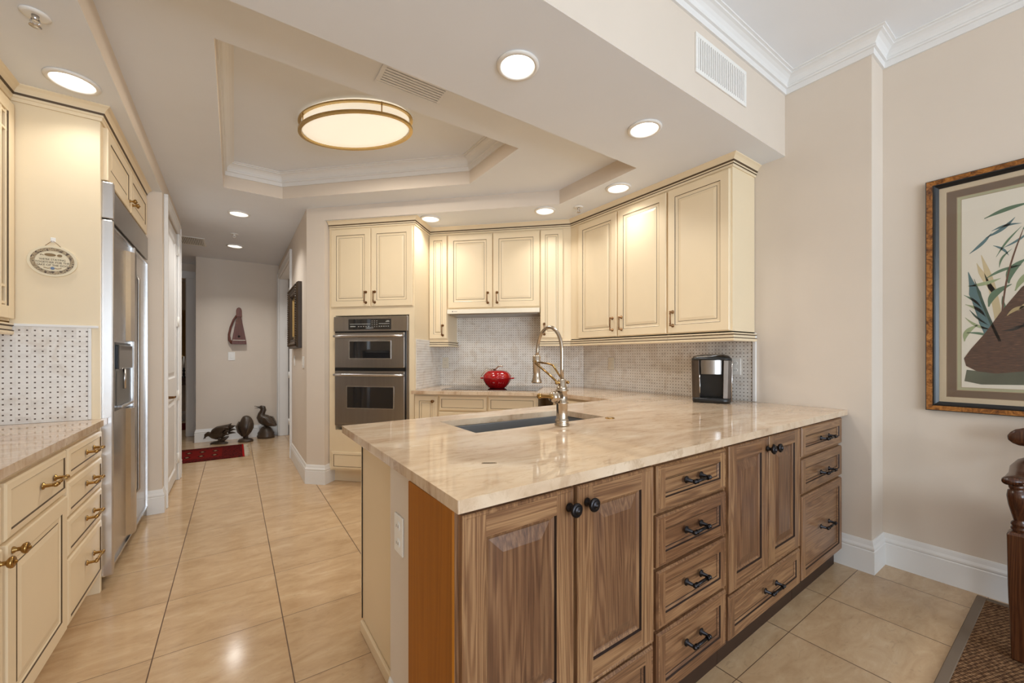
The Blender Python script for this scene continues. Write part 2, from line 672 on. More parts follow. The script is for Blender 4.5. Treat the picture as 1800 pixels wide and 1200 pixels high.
# left walls
struct(MB().box(WLX - 0.15, WLX, -4.3, 4.19, 0, Z4 + 0.1).build('wall_left', M['wall']))
m = MB()
m.box(-1.8, XL, 4.19, 4.36, 0, Z2)
m.box(XL - 0.12, XL, 4.36, 5.22, 2.46, Z2)
m.box(-0.59, XL, 5.22, 5.46, 0, Z2)
m.box(-3.2, -0.59, 5.34, 5.46, 0, Z2)
struct(m.build('wall_pantry', M['wall']))
struct(MB().box(-1.85, -1.75, 4.36, 5.34, 0, Z2).build('wall_pantry_back', M['wall']))
struct(MB().box(-3.3, -3.2, 5.3, 8.0, 0, Z2).build('wall_corridor', M['wall']))
m = MB()
m.box(-0.61, 1.0, 7.98, 8.1, 0, Z2)
m.box(-3.2, -1.75, 7.98, 8.1, 0, Z2)
m.box(-1.75, -0.61, 7.98, 8.1, 2.44, Z2)
struct(m.build('wall_far', M['wall']))
struct(MB().box(-3.3, 1.0, 10.0, 10.1, 0, Z2).build('wall_far_room', M['wall']))
struct(MB().box(-3.35, -3.2, 8.0, 10.0, 0, Z2).build('wall_far_room_left', M['wall']))
struct(MB().box(0.9, 1.0, 8.1, 10.0, 0, Z2).build('wall_far_room_right', M['wall']))
# dining end with two windows, behind the camera
m = MB()
m.box(WLX, XP, -4.2, -4.05, 2.65, Z4)
m.box(WLX, XP, -4.2, -4.05, 0, 0.25)
m.box(WLX, -1.1, -4.2, -4.05, 0.25, 2.65)
m.box(0.9, 1.15, -4.2, -4.05, 0.25, 2.65)
m.box(2.95, XP, -4.2, -4.05, 0.25, 2.65)
struct(m.build('wall_dining', M['wall']))
for k, (a, b) in enumerate(((-1.1, 0.9), (1.15, 2.95))):
    m = MB()
    for x in (a, (a + b) / 2 - 0.03, b - 0.06):
        m.box(x, x + 0.06, -4.15, -4.08, 0.25, 2.65)
    m.box(a, b, -4.15, -4.08, 0.25, 0.31)
    m.box(a, b, -4.15, -4.08, 2.59, 2.65)
    wf = struct(m.build('window_%d' % (k + 1), M['trim'], bevel=0.004))
    MB().box(a + 0.06, b - 0.06, -4.12, -4.115, 0.31, 2.59).build('pane', M['pane'], wf)

# ceilings
tray = [(-0.076, 2.262), (1.615, 2.262), (1.612, 2.957), (0.362, 4.207), (-0.076, 4.207)]
struct(MB().prism([(WLX, 1.3), (3.1, 1.3), (3.1, 3.1), (2.2, 5.0), (2.2, 8.1), (-3.3, 8.1), (-3.3, 5.3), (WLX, 5.3)], Z2, Z2 + 0.05, holes=[tray], hmat=1).build('ceiling', [M['ceiling'], M['wall']]))
m = MB()
m.prism([(-0.3, 2.05), (1.85, 2.05), (1.85, 3.05), (0.45, 4.45), (-0.3, 4.45)], Z2 + 0.05, Z3, holes=[tray], hmat=1)
m.prism([(-0.3, 2.05), (1.85, 2.05), (1.85, 3.05), (0.45, 4.45), (-0.3, 4.45)], Z3, Z3 + 0.05)
struct(m.build('ceiling_tray', [M['ceiling'], M['wall']]))
m = MB()
m.prism([(WLX, YB + 0.14), (XR, YB + 0.14), (XR, 3.01), (1.25, 4.74), dg(SS, -2.478)[:2], (2.31, SS - 2.31), (2.31, 1.817), (XL, 1.817), (WLX, 1.817)], Z1, Z2, smat=1)
struct(m.build('ceiling_soffit', [M['ceiling'], M['wall']]))
struct(MB().prism([(WLX, 1.817), (XL, 1.817), (XL, 4.19), (WLX, 4.19)], Z1L, Z2, smat=1).build('ceiling_soffit_left', [M['ceiling'], M['wall']]))
wb_ = struct(MB().box(WLX, XR, YB, YB + 0.14, Z1, Z4 + 0.1).build('wall_bulkhead', [M['wall'], M['ceiling']]))
wb_.data.polygons[0].material_index = 1
struct(MB().box(WLX, XP, -4.3, YB, Z4, Z4 + 0.08).build('ceiling_dining', M['ceiling_high']))
struct(MB().box(-3.3, 1.0, 8.1, 10.1, Z2, Z2 + 0.05).build('ceiling_far_room', M['ceiling']))

# crown moldings
cp = [(0, -0.110), (0.011, -0.110), (0.013, -0.078), (0.024, -0.076), (0.026, -0.070), (0.024, -0.064), (0.020, -0.060), (0.026, -0.046), (0.036, -0.032), (0.050, -0.022), (0.062, -0.018), (0.062, -0.009), (0.074, -0.007), (0.074, 0)]
struct(MB().molding([(WLX, YB), (XR, YB), (XR, 0.72), (XP, 0.72), (XP, -4.05)], [(o, Z4 + z) for o, z in cp]).build('trim_1', M['trim']), 'white crown molding of the dining room')
struct(MB().molding(tray, [(-o, Z3 + z) for o, z in cp], closed=True).build('trim_2', M['trim']), 'white crown molding inside the tray ceiling')

# baseboards
bp = [(0, 0), (0.016, 0), (0.016, 0.125), (0.012, 0.13), (0.016, 0.137), (0.016, 0.145), (0.010, 0.158), (0.007, 0.175), (0.004, 0.185), (0, 0.185)]


def baseboard(name, path):
    struct(MB().molding(path, bp).build(name, M['trim']))


baseboard('baseboard_right', [(XR, 0.905), (XR, 0.72), (XP, 0.72), (XP, -4.05)])
bo = dg(SS, -2.478)
baseboard('baseboard_stub', [(0.578, 5.54), sa, sb, (sb[0] + 0.14, sb[1] + 0.14)])
baseboard('baseboard_hall_end', [(-0.455, YE + 0.14), (-0.455, YE), (0.56, YE)])
baseboard('baseboard_pantry', [(-0.56, 4.19), (XL, 4.19), (XL, 4.29)])
baseboard('baseboard_corridor', [(XL, 5.30), (XL, 5.46), (-0.7, 5.46)][::1])
baseboard('baseboard_far_room', [(-3.2, 10.0), (0.9, 10.0)])


def casing(name, axis, c, a, b, h, side, wd=0.09, parent=None):
    """door casing around an opening a..b of height h on plane axis=c; side = direction the casing projects"""
    m = MB()
    lo, hi = sorted((c, c + side * 0.02))

    def bx(p0, p1, z0, z1, l=lo, h_=hi):
        if axis == 'x':
            m.box(l, h_, p0, p1, z0, z1)
        else:
            m.box(p0, p1, l, h_, z0, z1)
    bx(a - wd, a, 0, h)
    bx(b, b + wd, 0, h)
    bx(a - wd, b + wd, h, h + wd)
    l2, h2 = sorted((c, c + side * 0.027))
    e = 0.0015
    bx(a - wd - e, a - wd + 0.02, 0.0005, h + wd - 0.02, l2, h2)
    bx(b + wd - 0.02, b + wd + e, 0.0005, h + wd - 0.02, l2, h2)
    bx(a - wd - e, b + wd + e, h + wd - 0.02, h + wd + e, l2, h2)
    return m


# pantry door in the left wall: door_1
PF = [(0, 0, 0), (0.11, 0, 0), (0.122, 0.010, 0), (0.135, 0.010, 0), (0.165, 0.002, 0)]
d1 = MB()
d1.box(0, 0.84, 0.012, 0.04, 0.01, 2.45)
door_1 = struct(d1.build('door_1', M['trim'], loc=(XL - 0.004, 4.37, 0), rotz=PI / 2), 'white panelled pantry door with dark lever')
for z0, z1 in ((0.03, 0.93), (0.93, 2.44)):
    MB().rings(0.003, 0.837, z0, z1, [(0, 0, 0), (0.10, 0, 0), (0.112, 0.010, 0), (0.125, 0.010, 0), (0.155, 0.002, 0)], 0.03).build('door_panel', M['trim'], door_1)
cs = casing('c', 'x', XL, 4.37, 5.21, 2.46, 1)
cs.box(XL - 0.12, XL - 0.0005, 4.361, 4.3685, 0, 2.459).box(XL - 0.12, XL - 0.0005, 5.2115, 5.219, 0, 2.459)
struct(cs.build('trim_3', M['trim'], bevel=0.004), 'white casing of the pantry door')
lv = MB()
lv.lathe([(0.026, 0), (0.026, 0.006), (0.012, 0.012), (0.010, 0.05)], (0.08, 0, 0.885), (0, -1, 0), 16)
lv.tube([(0.075, -0.05, 0.885), (0.12, -0.055, 0.887), (0.16, -0.05, 0.88), (0.19, -0.052, 0.884)], [0.009, 0.008, 0.007, 0.006], 10)
lv.build('door_handle', M['bronze'], door_1)
for z in (0.22, 0.846, 1.58, 2.287):
    h = MB().cyl((0.838, -0.012, z - 0.05), (0.838, -0.012, z + 0.05), 0.008, 10)
    h.box(0.80, 0.838, -0.006, -0.001, z - 0.05, z + 0.05)
    h.build('hinge', M['white'], door_1)

# hall doorway on the right: door_2, leaf swung open into the side room
cs = casing('c', 'x', 0.578, 5.64, 7.22, 2.45, -1)
cs.box(0.5785, 0.701, 5.6405, 5.65, 0, 2.44).box(0.5785, 0.701, 7.21, 7.2195, 0, 2.44).box(0.5785, 0.701, 5.6405, 7.2195, 2.44, 2.4495)
struct(cs.build('trim_4', M['trim'], bevel=0.004), 'white casing of the doorway on the right of the hall')
door_2 = struct(MB().box(0, 0.8, 0, 0.04, 0.01, 2.43).build('door_2', M['trim'], loc=(0.71, 7.16, 0)), 'white door standing open beyond the hall doorway')
for z0, z1 in ((0.03, 0.93), (0.93, 2.42)):
    MB().rings(0.003, 0.797, z0, z1, PF, 0.001).build('door_panel', M['trim'], door_2, loc=(0, -0.002, 0))
for z in (0.22, 0.95, 1.68, 2.25):
    MB().cyl((-0.006, -0.008, z - 0.05), (-0.006, -0.008, z + 0.05), 0.012, 10).build('hinge', M['white'], door_2)
cs = casing('c', 'y', 7.98, -1.75, -0.61, 2.44, -1, wd=0.11)
cs.box(-0.62, -0.6105, 7.9805, 8.101, 0, 2.4395)
struct(cs.build('trim_5', M['trim'], bevel=0.004), 'white casing of the far doorway')

# ------------------------------------------------------------------ fittings in the ceilings


def make_can(label, loc, r=0.078):
    o = thing('recessed_downlight', label, 'ceiling light', loc, 0, 'recessed downlights')
    MB().lathe([(r * 0.98, -0.001), (r + 0.018, -0.001), (r + 0.018, -0.006), (r + 0.002, -0.012), (r * 0.96, -0.004), (r * 0.98, -0.001)], seg=32, cap=False).build('trim_ring', M['white'], o)
    MB().lathe([(r * 0.99, -0.004), (r * 0.9, 0.012), (r * 0.72, 0.045)], seg=32, cap=False).build('reflector', M['reflector'], o)
    MB().lathe([(0.0001, 0.044), (r * 0.73, 0.044)], seg=32).build('lens', M['lens'], o)
    return o


def can_or_fill_light(loc, power=None):
    area('can_or_fill_beam', (loc[0], loc[1], loc[2] - 0.016), (0, 0, 0), 0.13, 0.13, power or CAN_W, WARM, 'DISK', math.radians(125))


# the reflectors sit in shallow bores cut through the ceiling slabs below
CANS = [
    ((1.054, 1.482, Z1), 'round downlight nearest the camera, in the soffit over the near end of the peninsula'),
    ((1.948, 1.476, Z1), 'round downlight in the soffit below the white wall vent'),
    ((2.463, 2.109, Z1), 'round downlight just in front of the right wall cabinets'),
    ((2.302, 2.812, Z1), 'round downlight in the corner of the soffit, left of the small sprinkler'),
    ((1.538, 3.593, Z1), 'round downlight beside the crown of the oven cabinet'),
    ((-0.627, 2.736, Z1L), 'large-looking round downlight over the left cabinets, above the plaque panel'),
    ((0.038, 4.883, Z2), 'round downlight in the hall ceiling, nearer of the two'),
    ((0.006, 6.34, Z2), 'round downlight at the far end of the hall ceiling'),
]


def bore(obj, pts, r, z0, z1):
    """cut round bores with a boolean and bake the result"""
    m = MB()
    for p in pts:
        m.lathe([(r, z0), (r, z1)], (p[0], p[1], 0), seg=32, smooth=False)
    c = m.build('cutter', M['dark'])
    md = obj.modifiers.new('bore', 'BOOLEAN')
    md.operation = 'DIFFERENCE'
    md.solver = 'EXACT'
    md.object = c
    dgp = bpy.context.evaluated_depsgraph_get()
    me = bpy.data.meshes.new_from_object(obj.evaluated_get(dgp))
    obj.modifiers.remove(md)
    obj.data = me
    bpy.data.objects.remove(c)


for o in ALL():
    if o.name == 'ceiling_soffit':
        bore(o, [c[0] for c in CANS if c[0][2] == Z1], 0.0795, Z1 - 0.05, Z1 + 0.06)
    if o.name == 'ceiling_soffit_left':
        bore(o, [c[0] for c in CANS if c[0][2] == Z1L], 0.0795, Z1L - 0.05, Z1L + 0.06)
    if o.name == 'ceiling':
        bore(o, [c[0] for c in CANS if c[0][2] == Z2], 0.0795, Z2 - 0.05, Z2 + 0.047)
can0 = None
for loc, lab in CANS:
    if can0 is None:
        can0 = make_can(lab, loc)
    else:
        dup(can0, lab, loc)
    can_or_fill_light(loc, CAN_W * (0.38 if loc[0] < -0.5 else 2.2 if loc[2] == Z2 else 0.7 if loc[1] > 2 else 0.95))
can_or_fill_light((-1.2, 9.0, Z2), CAN_W)  # added lamp without a fixture, brightens the far room
can_or_fill_light((1.2, 6.4, Z2), CAN_W)  # unseen fill lamp added in the side room, no downlight there

# oval ceiling lamp in the tray
lamp = thing('oval_ceiling_lamp', 'large oval ceiling lamp with two gold rings in the tray ceiling', 'ceiling light', (0.69, 2.91, Z3), -PI / 4)
la, lb = 0.41, 0.235


def oval_ring(mb, a, b, w, z0, z1, mat=0, seg=64):
    vs, fs = [], []
    for k in range(seg):
        t = 2 * PI * k / seg
        c, s = math.cos(t), math.sin(t)
        for (da, z) in ((0, z0), (0, z1), (-w, z1), (-w, z0)):
            vs.append(((a + da) * c, (b + da) * s, z))
    for k in range(seg):
        j = (k + 1) % seg
        for q in range(4):
            r = (q + 1) % 4
            fs.append((k * 4 + q, j * 4 + q, j * 4 + r, k * 4 + r))
    mb.add(vs, fs, mat, False)


m = MB()
oval_ring(m, la, lb, 0.022, -0.103, -0.088)
m.build('lower_ring', M['gold'], lamp)
m = MB()
oval_ring(m, la, lb, 0.02, -0.035, -0.025)
m.build('upper_ring', M['gold'], lamp)
for k in range(4):
    t = PI / 4 + k * PI / 2
    x, y = (la - 0.008) * math.cos(t), (lb - 0.008) * math.sin(t)
    MB().cyl((x, y, -0.10), (x, y, -0.02), 0.004, 8).build('ring_spacer', M['gold'], lamp)
m = MB()
prof = [(1.0, 0.0), (1.0, -0.085), (0.97, -0.097), (0.7, -0.101), (0.0001, -0.103)]
vs, fs = [], []
seg = 64
for f, z in prof:
    for k in range(seg):
        t = 2 * PI * k / seg
        vs.append(((la - 0.026) * f * math.cos(t), (lb - 0.026) * f * math.sin(t), z))
for i in range(len(prof) - 1):
    for k in range(seg):
        j = (k + 1) % seg
        fs.append((i * seg + j, i * seg + k, (i + 1) * seg + k, (i + 1) * seg + j))
m.add(vs, fs, 0, True)
m.build('diffuser', M['ovallens'], lamp)
o = area('oval_lamp_light', (0.69, 2.91, Z3 - 0.108), (0, 0, -PI / 4), 0.75, 0.42, LAMP_W, (1.0, 0.92, 0.80), 'ELLIPSE')


def grille(name, label, loc, rot, w, h, n, vertical, cat='vent', mat=None):
    """frame + slats in local x-z plane facing -y"""
    o = thing(name, label, cat, loc, 0)
    o.rotation_euler = rot
    mat = mat or M['white']
    fr = 0.022
    m = MB()
    m.box(0, w, -0.008, 0, 0, fr).box(0, w, -0.008, 0, h - fr, h).box(0, fr, -0.008, 0, fr, h - fr).box(w - fr, w, -0.008, 0, fr, h - fr)
    m.build('frame', mat, o, bevel=0.002)
    MB().box(fr, w - fr, -0.0015, -0.0005, fr, h - fr).build('duct_shade', M['slot'], o)  # grey sheet paints the dark of the duct between the slats
    s0 = None
    for k in range(n):
        if vertical:
            x = fr + (w - 2 * fr) * (k + 0.5) / n
            ex = (w - 2 * fr) / n * 0.30
            p = (x, 0, 0)
            if s0 is None:
                s0 = MB().box(-ex, ex, -0.007, -0.002, fr, h - fr).build('slat', mat, o, loc=p)
                continue
        else:
            z = fr + (h - 2 * fr) * (k + 0.5) / n
            ez = (h - 2 * fr) / n * 0.32
            p = (0, 0, z)
            if s0 is None:
                s0 = MB().box(fr, w - fr, -0.007, -0.002, -ez, ez).build('slat', mat, o, loc=p)
                continue
        c = s0.copy()
        COL.objects.link(c)
        c.location = p
    return o


grille('wall_vent', 'white louvred vent on the bulkhead wall near the crown molding', (1.93, YB, 2.68), (0, 0, 0), 0.52, 0.205, 24, True)
# ceiling vent: local -y must point down
grille('ceiling_vent', 'beige slotted vent in the kitchen ceiling beside the tray', (0.60, 2.135, Z2), (PI / 2, 0, 0), 0.36, 0.205, 8, False, mat=M['ceiling'])
grille('ceiling_vent', 'slotted vent in the far hall ceiling left of the downlight', (-0.70, 6.58, Z2), (PI / 2, 0, 0), 0.40, 0.42, 20, True)


def sprinkler(label, loc, mat):
    o = thing('fire_sprinkler', label, 'sprinkler', loc, 0, 'ceiling fire sprinklers')
    MB().lathe([(0.012, -0.001), (0.042, -0.001), (0.042, -0.004), (0.03, -0.009), (0.012, -0.006)], seg=24).build('escutcheon', M['white'], o)
    m = MB().lathe([(0.011, -0.005), (0.009, -0.02), (0.005, -0.024)], seg=12)
    m.tube([(0.009, 0, -0.018), (0.013, 0, -0.03), (0.004, 0, -0.043)], 0.0025, 8)
    m.tube([(-0.009, 0, -0.018), (-0.013, 0, -0.03), (-0.004, 0, -0.043)], 0.0025, 8)
    m.build('nozzle', mat, o)
    MB().lathe([(0.0001, -0.046), (0.017, -0.046), (0.017, -0.044), (0.0001, -0.043)], seg=16).build('deflector', mat, o)
    return o


sprinkler('white fire sprinkler on the left soffit above the cabinets', (-0.621, 2.281, Z1L), M['steel_bright'])
sprinkler('small fire sprinkler on the soffit over the corner of the wall cabinets', (2.493, 2.581, Z1), M['steel_bright'])
sprinkler('small fire sprinkler in the hall ceiling between the two hall downlights', (0.0, 5.727, Z2), M['white'])

# ------------------------------------------------------------------ cabinet fronts
CP = [(0, -0.016, 0), (0.004, -0.020, 0), (0.058, -0.020, 1), (0.0615, -0.0165, 0), (0.067, -0.0135, 0), (0.082, -0.0135, 1), (0.085, -0.015, 0), (0.105, -0.0185, 0)]
CPN = [(0, -0.016, 0), (0.004, -0.020, 0), (0.046, -0.020, 1), (0.049, -0.0165, 0), (0.054, -0.0135, 0), (0.064, -0.0135, 1), (0.0665, -0.015, 0), (0.076, -0.0185, 0)]
CD = [(0, -0.013, 0), (0.006, -0.018, 0), (0.026, -0.020, 1), (0.0295, -0.016, 0), (0.034, -0.016, 0)]
CMATS = [M['cream'], M['glaze']]


def bar_pull(parent, x, z, L, mat, vertical=False, y=-0.02, r=0.0055):
    m = MB()
    ends = [(-L / 2, 0), (L / 2, 0)]
    P = lambda a, yy: (x, yy, z + a) if vertical else (x + a, yy, z)
    for a in (-L / 2, L / 2):
        m.lathe([(0.013, 0), (0.013, 0.003), (0.007, 0.006), (0.0055, 0.03)], P(a, y), (0, -1, 0), 14)
        m.ball(P(a, y - 0.032), r * 1.5, 12, 8)
    m.cyl(P(-L / 2, y - 0.032), P(L / 2, y - 0.032), r, 12)
    for a in (-L * 0.36, L * 0.36):
        q = 0.004
        m.cyl(P(a - q, y - 0.032), P(a + q, y - 0.032), r * 1.45, 12)
    return m.build('handle', mat, parent)


def knob(parent, x, z, mat, R=0.018, y=-0.02):
    m = MB().lathe([(R * 0.62, 0), (R * 0.6, 0.003), (R * 0.36, 0.008), (R * 0.36, 0.016), (R * 0.8, 0.021), (R, 0.027), (R * 0.97, 0.031), (R * 0.75, 0.034), (R * 0.7, 0.0335), (R * 0.3, 0.036), (R * 0.24, 0.039), (0.0001, 0.040)], (x, y, z), (0, -1, 0), 24)
    return m.build('knob', mat, parent)


def cream_front(parent, name, x0, x1, z0, z1, prof=None, bevel=0):
    prof = prof or (CP if name == 'door' else CD)
    if min(x1 - x0, z1 - z0) < 0.23 and name == 'door':
        prof = CPN
    if min(x1 - x0, z1 - z0) < 0.16 and name == 'door':
        prof = [(i * 0.72, y, mm) for i, y, mm in CPN]
    return MB().rings(x0, x1, z0, z1, prof, 0.0).build(name, CMATS, parent)


# ---- left run (faces +x): local x = world y, origin at face frame
LX = -0.585
LAB = {}


def left_cab(label, y0, y1, **kw):
    o = thing('base_cabinet', label, 'cabinet', (LX, y0, 0), PI / 2)
    w = y1 - y0
    MB().box(0, w, 0, 0.6, 0.105, ZL - 0.032).build('body', M['cream'], o)
    MB().box(0, w, 0.07, 0.09, 0, 0.105).build('toe_kick', M['cream'], o)
    return o


c = left_cab('cream base cabinet of four drawers beside the steel refrigerator', 2.411, 2.941)
for z0, z1, hz in ((0.722, 0.848, 0.787), (0.563, 0.709, 0.642), (0.398, 0.551, 0.480), (0.112, 0.386, 0.272)):
    d = cream_front(c, 'drawer', 0.006, 0.524, z0, z1)
    bar_pull(d, 0.31, hz, 0.115, M['brass'])
c = left_cab('cream base cabinet of one drawer over one door, beside the four-drawer stack', 1.856, 2.407)
d = cream_front(c, 'drawer', 0.012, 0.543, 0.672, 0.848)
bar_pull(d, 0.345, 0.767, 0.12, M['brass'])
d = cream_front(c, 'door', 0.012, 0.543, 0.112, 0.66)
knob(d, 0.047, 0.632, M['brass'], 0.0175)
c = left_cab('cream base cabinet cut by the left edge of the photo, with a brass knob', 1.30, 1.852)
d = cream_front(c, 'drawer', 0.012, 0.541, 0.672, 0.848)
bar_pull(d, 0.28, 0.767, 0.12, M['brass'])
d = cream_front(c, 'door', 0.012, 0.541, 0.112, 0.66)
knob(d, 0.505, 0.628, M['brass'], 0.0175)
o = MB().prism([(WLX + 0.001, 0.9), (-0.553, 0.9), (-0.553, 2.966), (-0.5735, 2.966), (-0.5735, 2.9425), (WLX + 0.001, 2.9425)], ZL - 0.031, ZL).build('countertop', M['stone'], bevel=0.004)
tag(o, 'beige stone countertop on the left base cabinets', 'countertop')
o = MB().box(WLX + 0.005, -0.619, YPL - 0.0085, YPL - 0.0005, ZL + 0.001, 1.377).build('backsplash_left', M['splash'])
struct(o, 'basketweave marble backsplash on the side of the refrigerator panel')
o = MB().box(WLX + 0.005, -0.58, YPL - 0.012, YPL - 0.0005, 1.3775, 1.390).box(-0.6185, -0.606, YPL - 0.011, YPL - 0.0005, ZL + 0.001, 1.377).build('trim_6', M['trim'], bevel=0.002)
struct(o, 'white pencil trim around the left backsplash')

# glass-front wall cabinet at the left edge
gc = thing('wall_cabinet', 'cream glass-fronted wall cabinet at the left edge of the photo', 'cabinet', (-0.883, 1.7, 0), PI / 2)
W = 1.238
m = MB()
m.box(0, W, 0.28, 0.34, 1.40, 2.456).box(0, W, 0, 0.28, 2.42, 2.456).box(0, W, 0, 0.28, 1.40, 1.42).box(0, 0.02, 0, 0.28, 1.42, 2.42).box(W - 0.02, W, 0, 0.28, 1.42, 2.42).box(0.61, 0.63, 0, 0.28, 1.42, 2.42)
m.build('body', M['cream'], gc)
MB().box(0.02, W - 0.02, 0.02, 0.27, 1.78, 1.80).box(0.02, W - 0.02, 0.02, 0.27, 2.10, 2.12).build('shelf', M['cream'], gc)
for a, b in ((0.01, 0.612), (0.626, W - 0.012)):
    m = MB()
    z0, z1 = 1.41, 2.43
    st = 0.058
    m.box(a, a + st, -0.02, 0, z0, z1).box(b - st, b, -0.02, 0, z0, z1).box(a + st, b - st, -0.02, 0, z0, z0 + st).box(a + st, b - st, -0.02, 0, z1 - st, z1)
    d = m.build('door', M['cream'], gc, bevel=0.003)
    m = MB()
    for x in (a + st + 0.012, a + st + 0.06, b - st - 0.06, b - st - 0.012):
        m.box(x - 0.006, x + 0.006, -0.016, -0.004, z0 + st, z1 - st)
    for z in (z0 + st + 0.012, z0 + st + 0.09, z1 - st - 0.09, z1 - st - 0.012):
        m.box(a + st, b - st, -0.0155, -0.0045, z - 0.006, z + 0.006)
    m.build('mullion', M['cream'], d, bevel=0.002)
    MB().box(a + st, b - st, -0.004, -0.001, z0 + st, z1 - st).build('pane', M['pane'], d)
    for x0, x1 in ((a + st - 0.0002, a + st + 0.004), (b - st - 0.004, b - st + 0.0002)):
        MB().box(x0, x1, -0.0198, -0.0165, z0 + st, z1 - st).build('glaze_line', M['glaze'], d)
rail = [(0, 1.335), (0.012, 1.335), (0.016, 1.342), (0.016, 1.352), (0.010, 1.357), (0.010, 1.376), (0.016, 1.381), (0.016, 1.389), (0.003, 1.392), (0, 1.392)]


def light_rail(parent, pts):
    m = MB().molding(pts, rail)
    k = 0.0006
    m.molding(pts, [(0.0102, 1.357), (0.0162 + k, 1.354), (0.0162 + k, 1.3565), (0.0102, 1.3595)], mat=1)
    m.molding(pts, [(0.0102, 1.3745), (0.0162 + k, 1.379), (0.0162 + k, 1.3815), (0.0102, 1.377)], mat=1)
    m.box(min(p[0] for p in pts), max(p[0] for p in pts), min(p[1] for p in pts) + 0.0, max(p[1] for p in pts), 1.392, 1.40)
    return m.build('light_rail', CMATS, parent)


light_rail(gc, [(0, 0), (W, 0)])

# ---- refrigerator and its enclosure
fe = thing('refrigerator_cabinet', 'tall cream cabinet enclosing the refrigerator, with two small doors above it', 'cabinet', (-0.575, YPL, 0), PI / 2)
MB().box(0, 0.026, 0.0, 0.62, 0, 2.456).build('side_panel', M['cream'], fe, bevel=0.002)
MB().box(0.026, 1.243, 0.0, 0.6, 2.165, 2.456).build('body', M['cream'], fe)
MB().box(1.236, 1.243, 0.004, 0.6, 0, 2.165).build('side_panel', M['cream'], fe)
d = cream_front(fe, 'door', 0.05, 0.625, 2.172, 2.448)
knob(d, 0.585, 2.232, M['brass'], 0.016)
d = cream_front(fe, 'door', 0.635, 1.21, 2.172, 2.448)
knob(d, 0.675, 2.232, M['brass'], 0.016)
crown = [(0, 2.474), (0.007, 2.474), (0.009, 2.489), (0.014, 2.492), (0.014, 2.503), (0.018, 2.512), (0.022, 2.520), (0.032, 2.533), (0.042, 2.541), (0.044, 2.543), (0.044, Z1), (0, Z1)]
gl1 = [(0.0165, 2.4625), (0.0205, 2.4705), (0.0215, 2.4715), (0.0195, 2.4615)]
m = MB()
pth = [(-0.883, 1.7), (-0.883, YPL), (-0.575, YPL), (-0.575, 4.186)]
cl = [(o_, z_ - (Z1 - Z1L)) for o_, z_ in crown]
gz = [(0.0135, 2.5025), (0.0165, 2.5025), (0.0200, 2.5115), (0.0170, 2.5125)]
gz2 = [(0.0085, 2.4885), (0.0105, 2.4885), (0.0150, 2.4915), (0.0130, 2.4925)]
m.molding(pth, cl)
m.molding(pth, [(o_, z_ - (Z1 - Z1L)) for o_, z_ in gz], mat=1)
struct(m.build('trim_7', CMATS), 'cream crown molding over the left cabinets')

fr = thing('refrigerator', 'stainless steel built-in refrigerator with a water dispenser', 'refrigerator', (-0.573, 2.972, 0), PI / 2)
FW = 1.204
MB().box(0.0015, FW - 0.001, 0.01, 0.58, 0.06, 2.155).build('body', M['steel'], fr)
MB().box(0.02, FW - 0.02, 0.05, 0.5, 0.0, 0.06).build('base', M['black'], fr)
m = MB()
m.box(0.032, FW, -0.02, 0.0095, 1.98, 2.153)
m.build('grille_panel', M['steel'], fr, bevel=0.004)
MB().box(0.0005, 0.031, -0.042, 0.0095, 1.965, 2.157).build('side_trim', M['steel_bright'], fr, bevel=0.004)


def fridge_door(x0, x1, lab=None):
    d = MB().box(x0 + 0.028, x1 - 0.012, -0.008, 0.01, 0.075, 1.935).build('door', M['steel'], fr)
    MB().box(x0, x0 + 0.03, -0.042 if x0 < 0.1 else -0.03, 0.0095, 0.065, 1.958).build('door_frame', M['steel_bright'], d, bevel=0.007)
    MB().rings(x0 + 0.0305, x1, 0.065, 1.958, [(0, -0.018, 0), (0.002, -0.02, 0), (0.012, -0.02, 0), (0.013, -0.0085, 0)], 0.0095).build('door_frame', M['steel_bright'], d)
    return d


d = fridge_door(0.0, 0.642)
for z0, z1 in ((0.10, 0.905), (1.33, 1.90)):
    m = MB()
    prof = [(0.50, -0.008), (0.52, -0.03), (0.55, -0.044), (0.59, -0.046), (0.62, -0.036), (0.628, -0.02), (0.628, -0.012), (0.60, -0.03), (0.56, -0.03), (0.53, -0.012)]
    n = len(prof)
    vs = [(x, y, z0) for x, y in prof] + [(x, y, z1) for x, y in prof]
    m.add(vs, [(i, (i + 1) % n, (i + 1) % n + n, i + n) for i in range(n)] + [tuple(reversed(range(n))), tuple(range(n, 2 * n))], 0, False)
    m.build('handle', M['steel_bright'], d)
m = MB().box(0.17, 0.60, -0.016, -0.008, 0.92, 1.315)
m.build('dispenser', M['black'], d, bevel=0.003)
MB().box(0.20, 0.57, -0.03, -0.014, 1.16, 1.30).build('dispenser', M['blackglass'], d, bevel=0.004)
MB().box(0.22, 0.55, -0.0175, -0.0155, 0.95, 1.15).build('dispenser', M['sink'], d)
MB().box(0.23, 0.54, -0.04, -0.014, 0.935, 0.95).build('dispenser', M['steel_bright'], d, bevel=0.003)
MB().cyl((0.34, -0.03, 1.04), (0.34, -0.03, 1.16), 0.008, 10).build('dispenser', M['steel_bright'], d)
d = fridge_door(0.648, FW)
m = MB()
m.tube([(0.70, -0.01, 0.3), (0.70, -0.04, 0.34), (0.70, -0.04, 1.75), (0.70, -0.01, 1.79)], 0.009, 10)
m.build('handle', M['steel'], d)

# plaque on the panel
pq = thing('wall_plaque', 'oval cream ceramic plaque about the dog, hanging on the cream panel', 'plaque', (-0.741, YPL - 0.0005, 1.704), 0)


def oval(a, b, n=48):
    return [(a * math.cos(2 * PI * k / n), b * math.sin(2 * PI * k / n)) for k in range(n)]


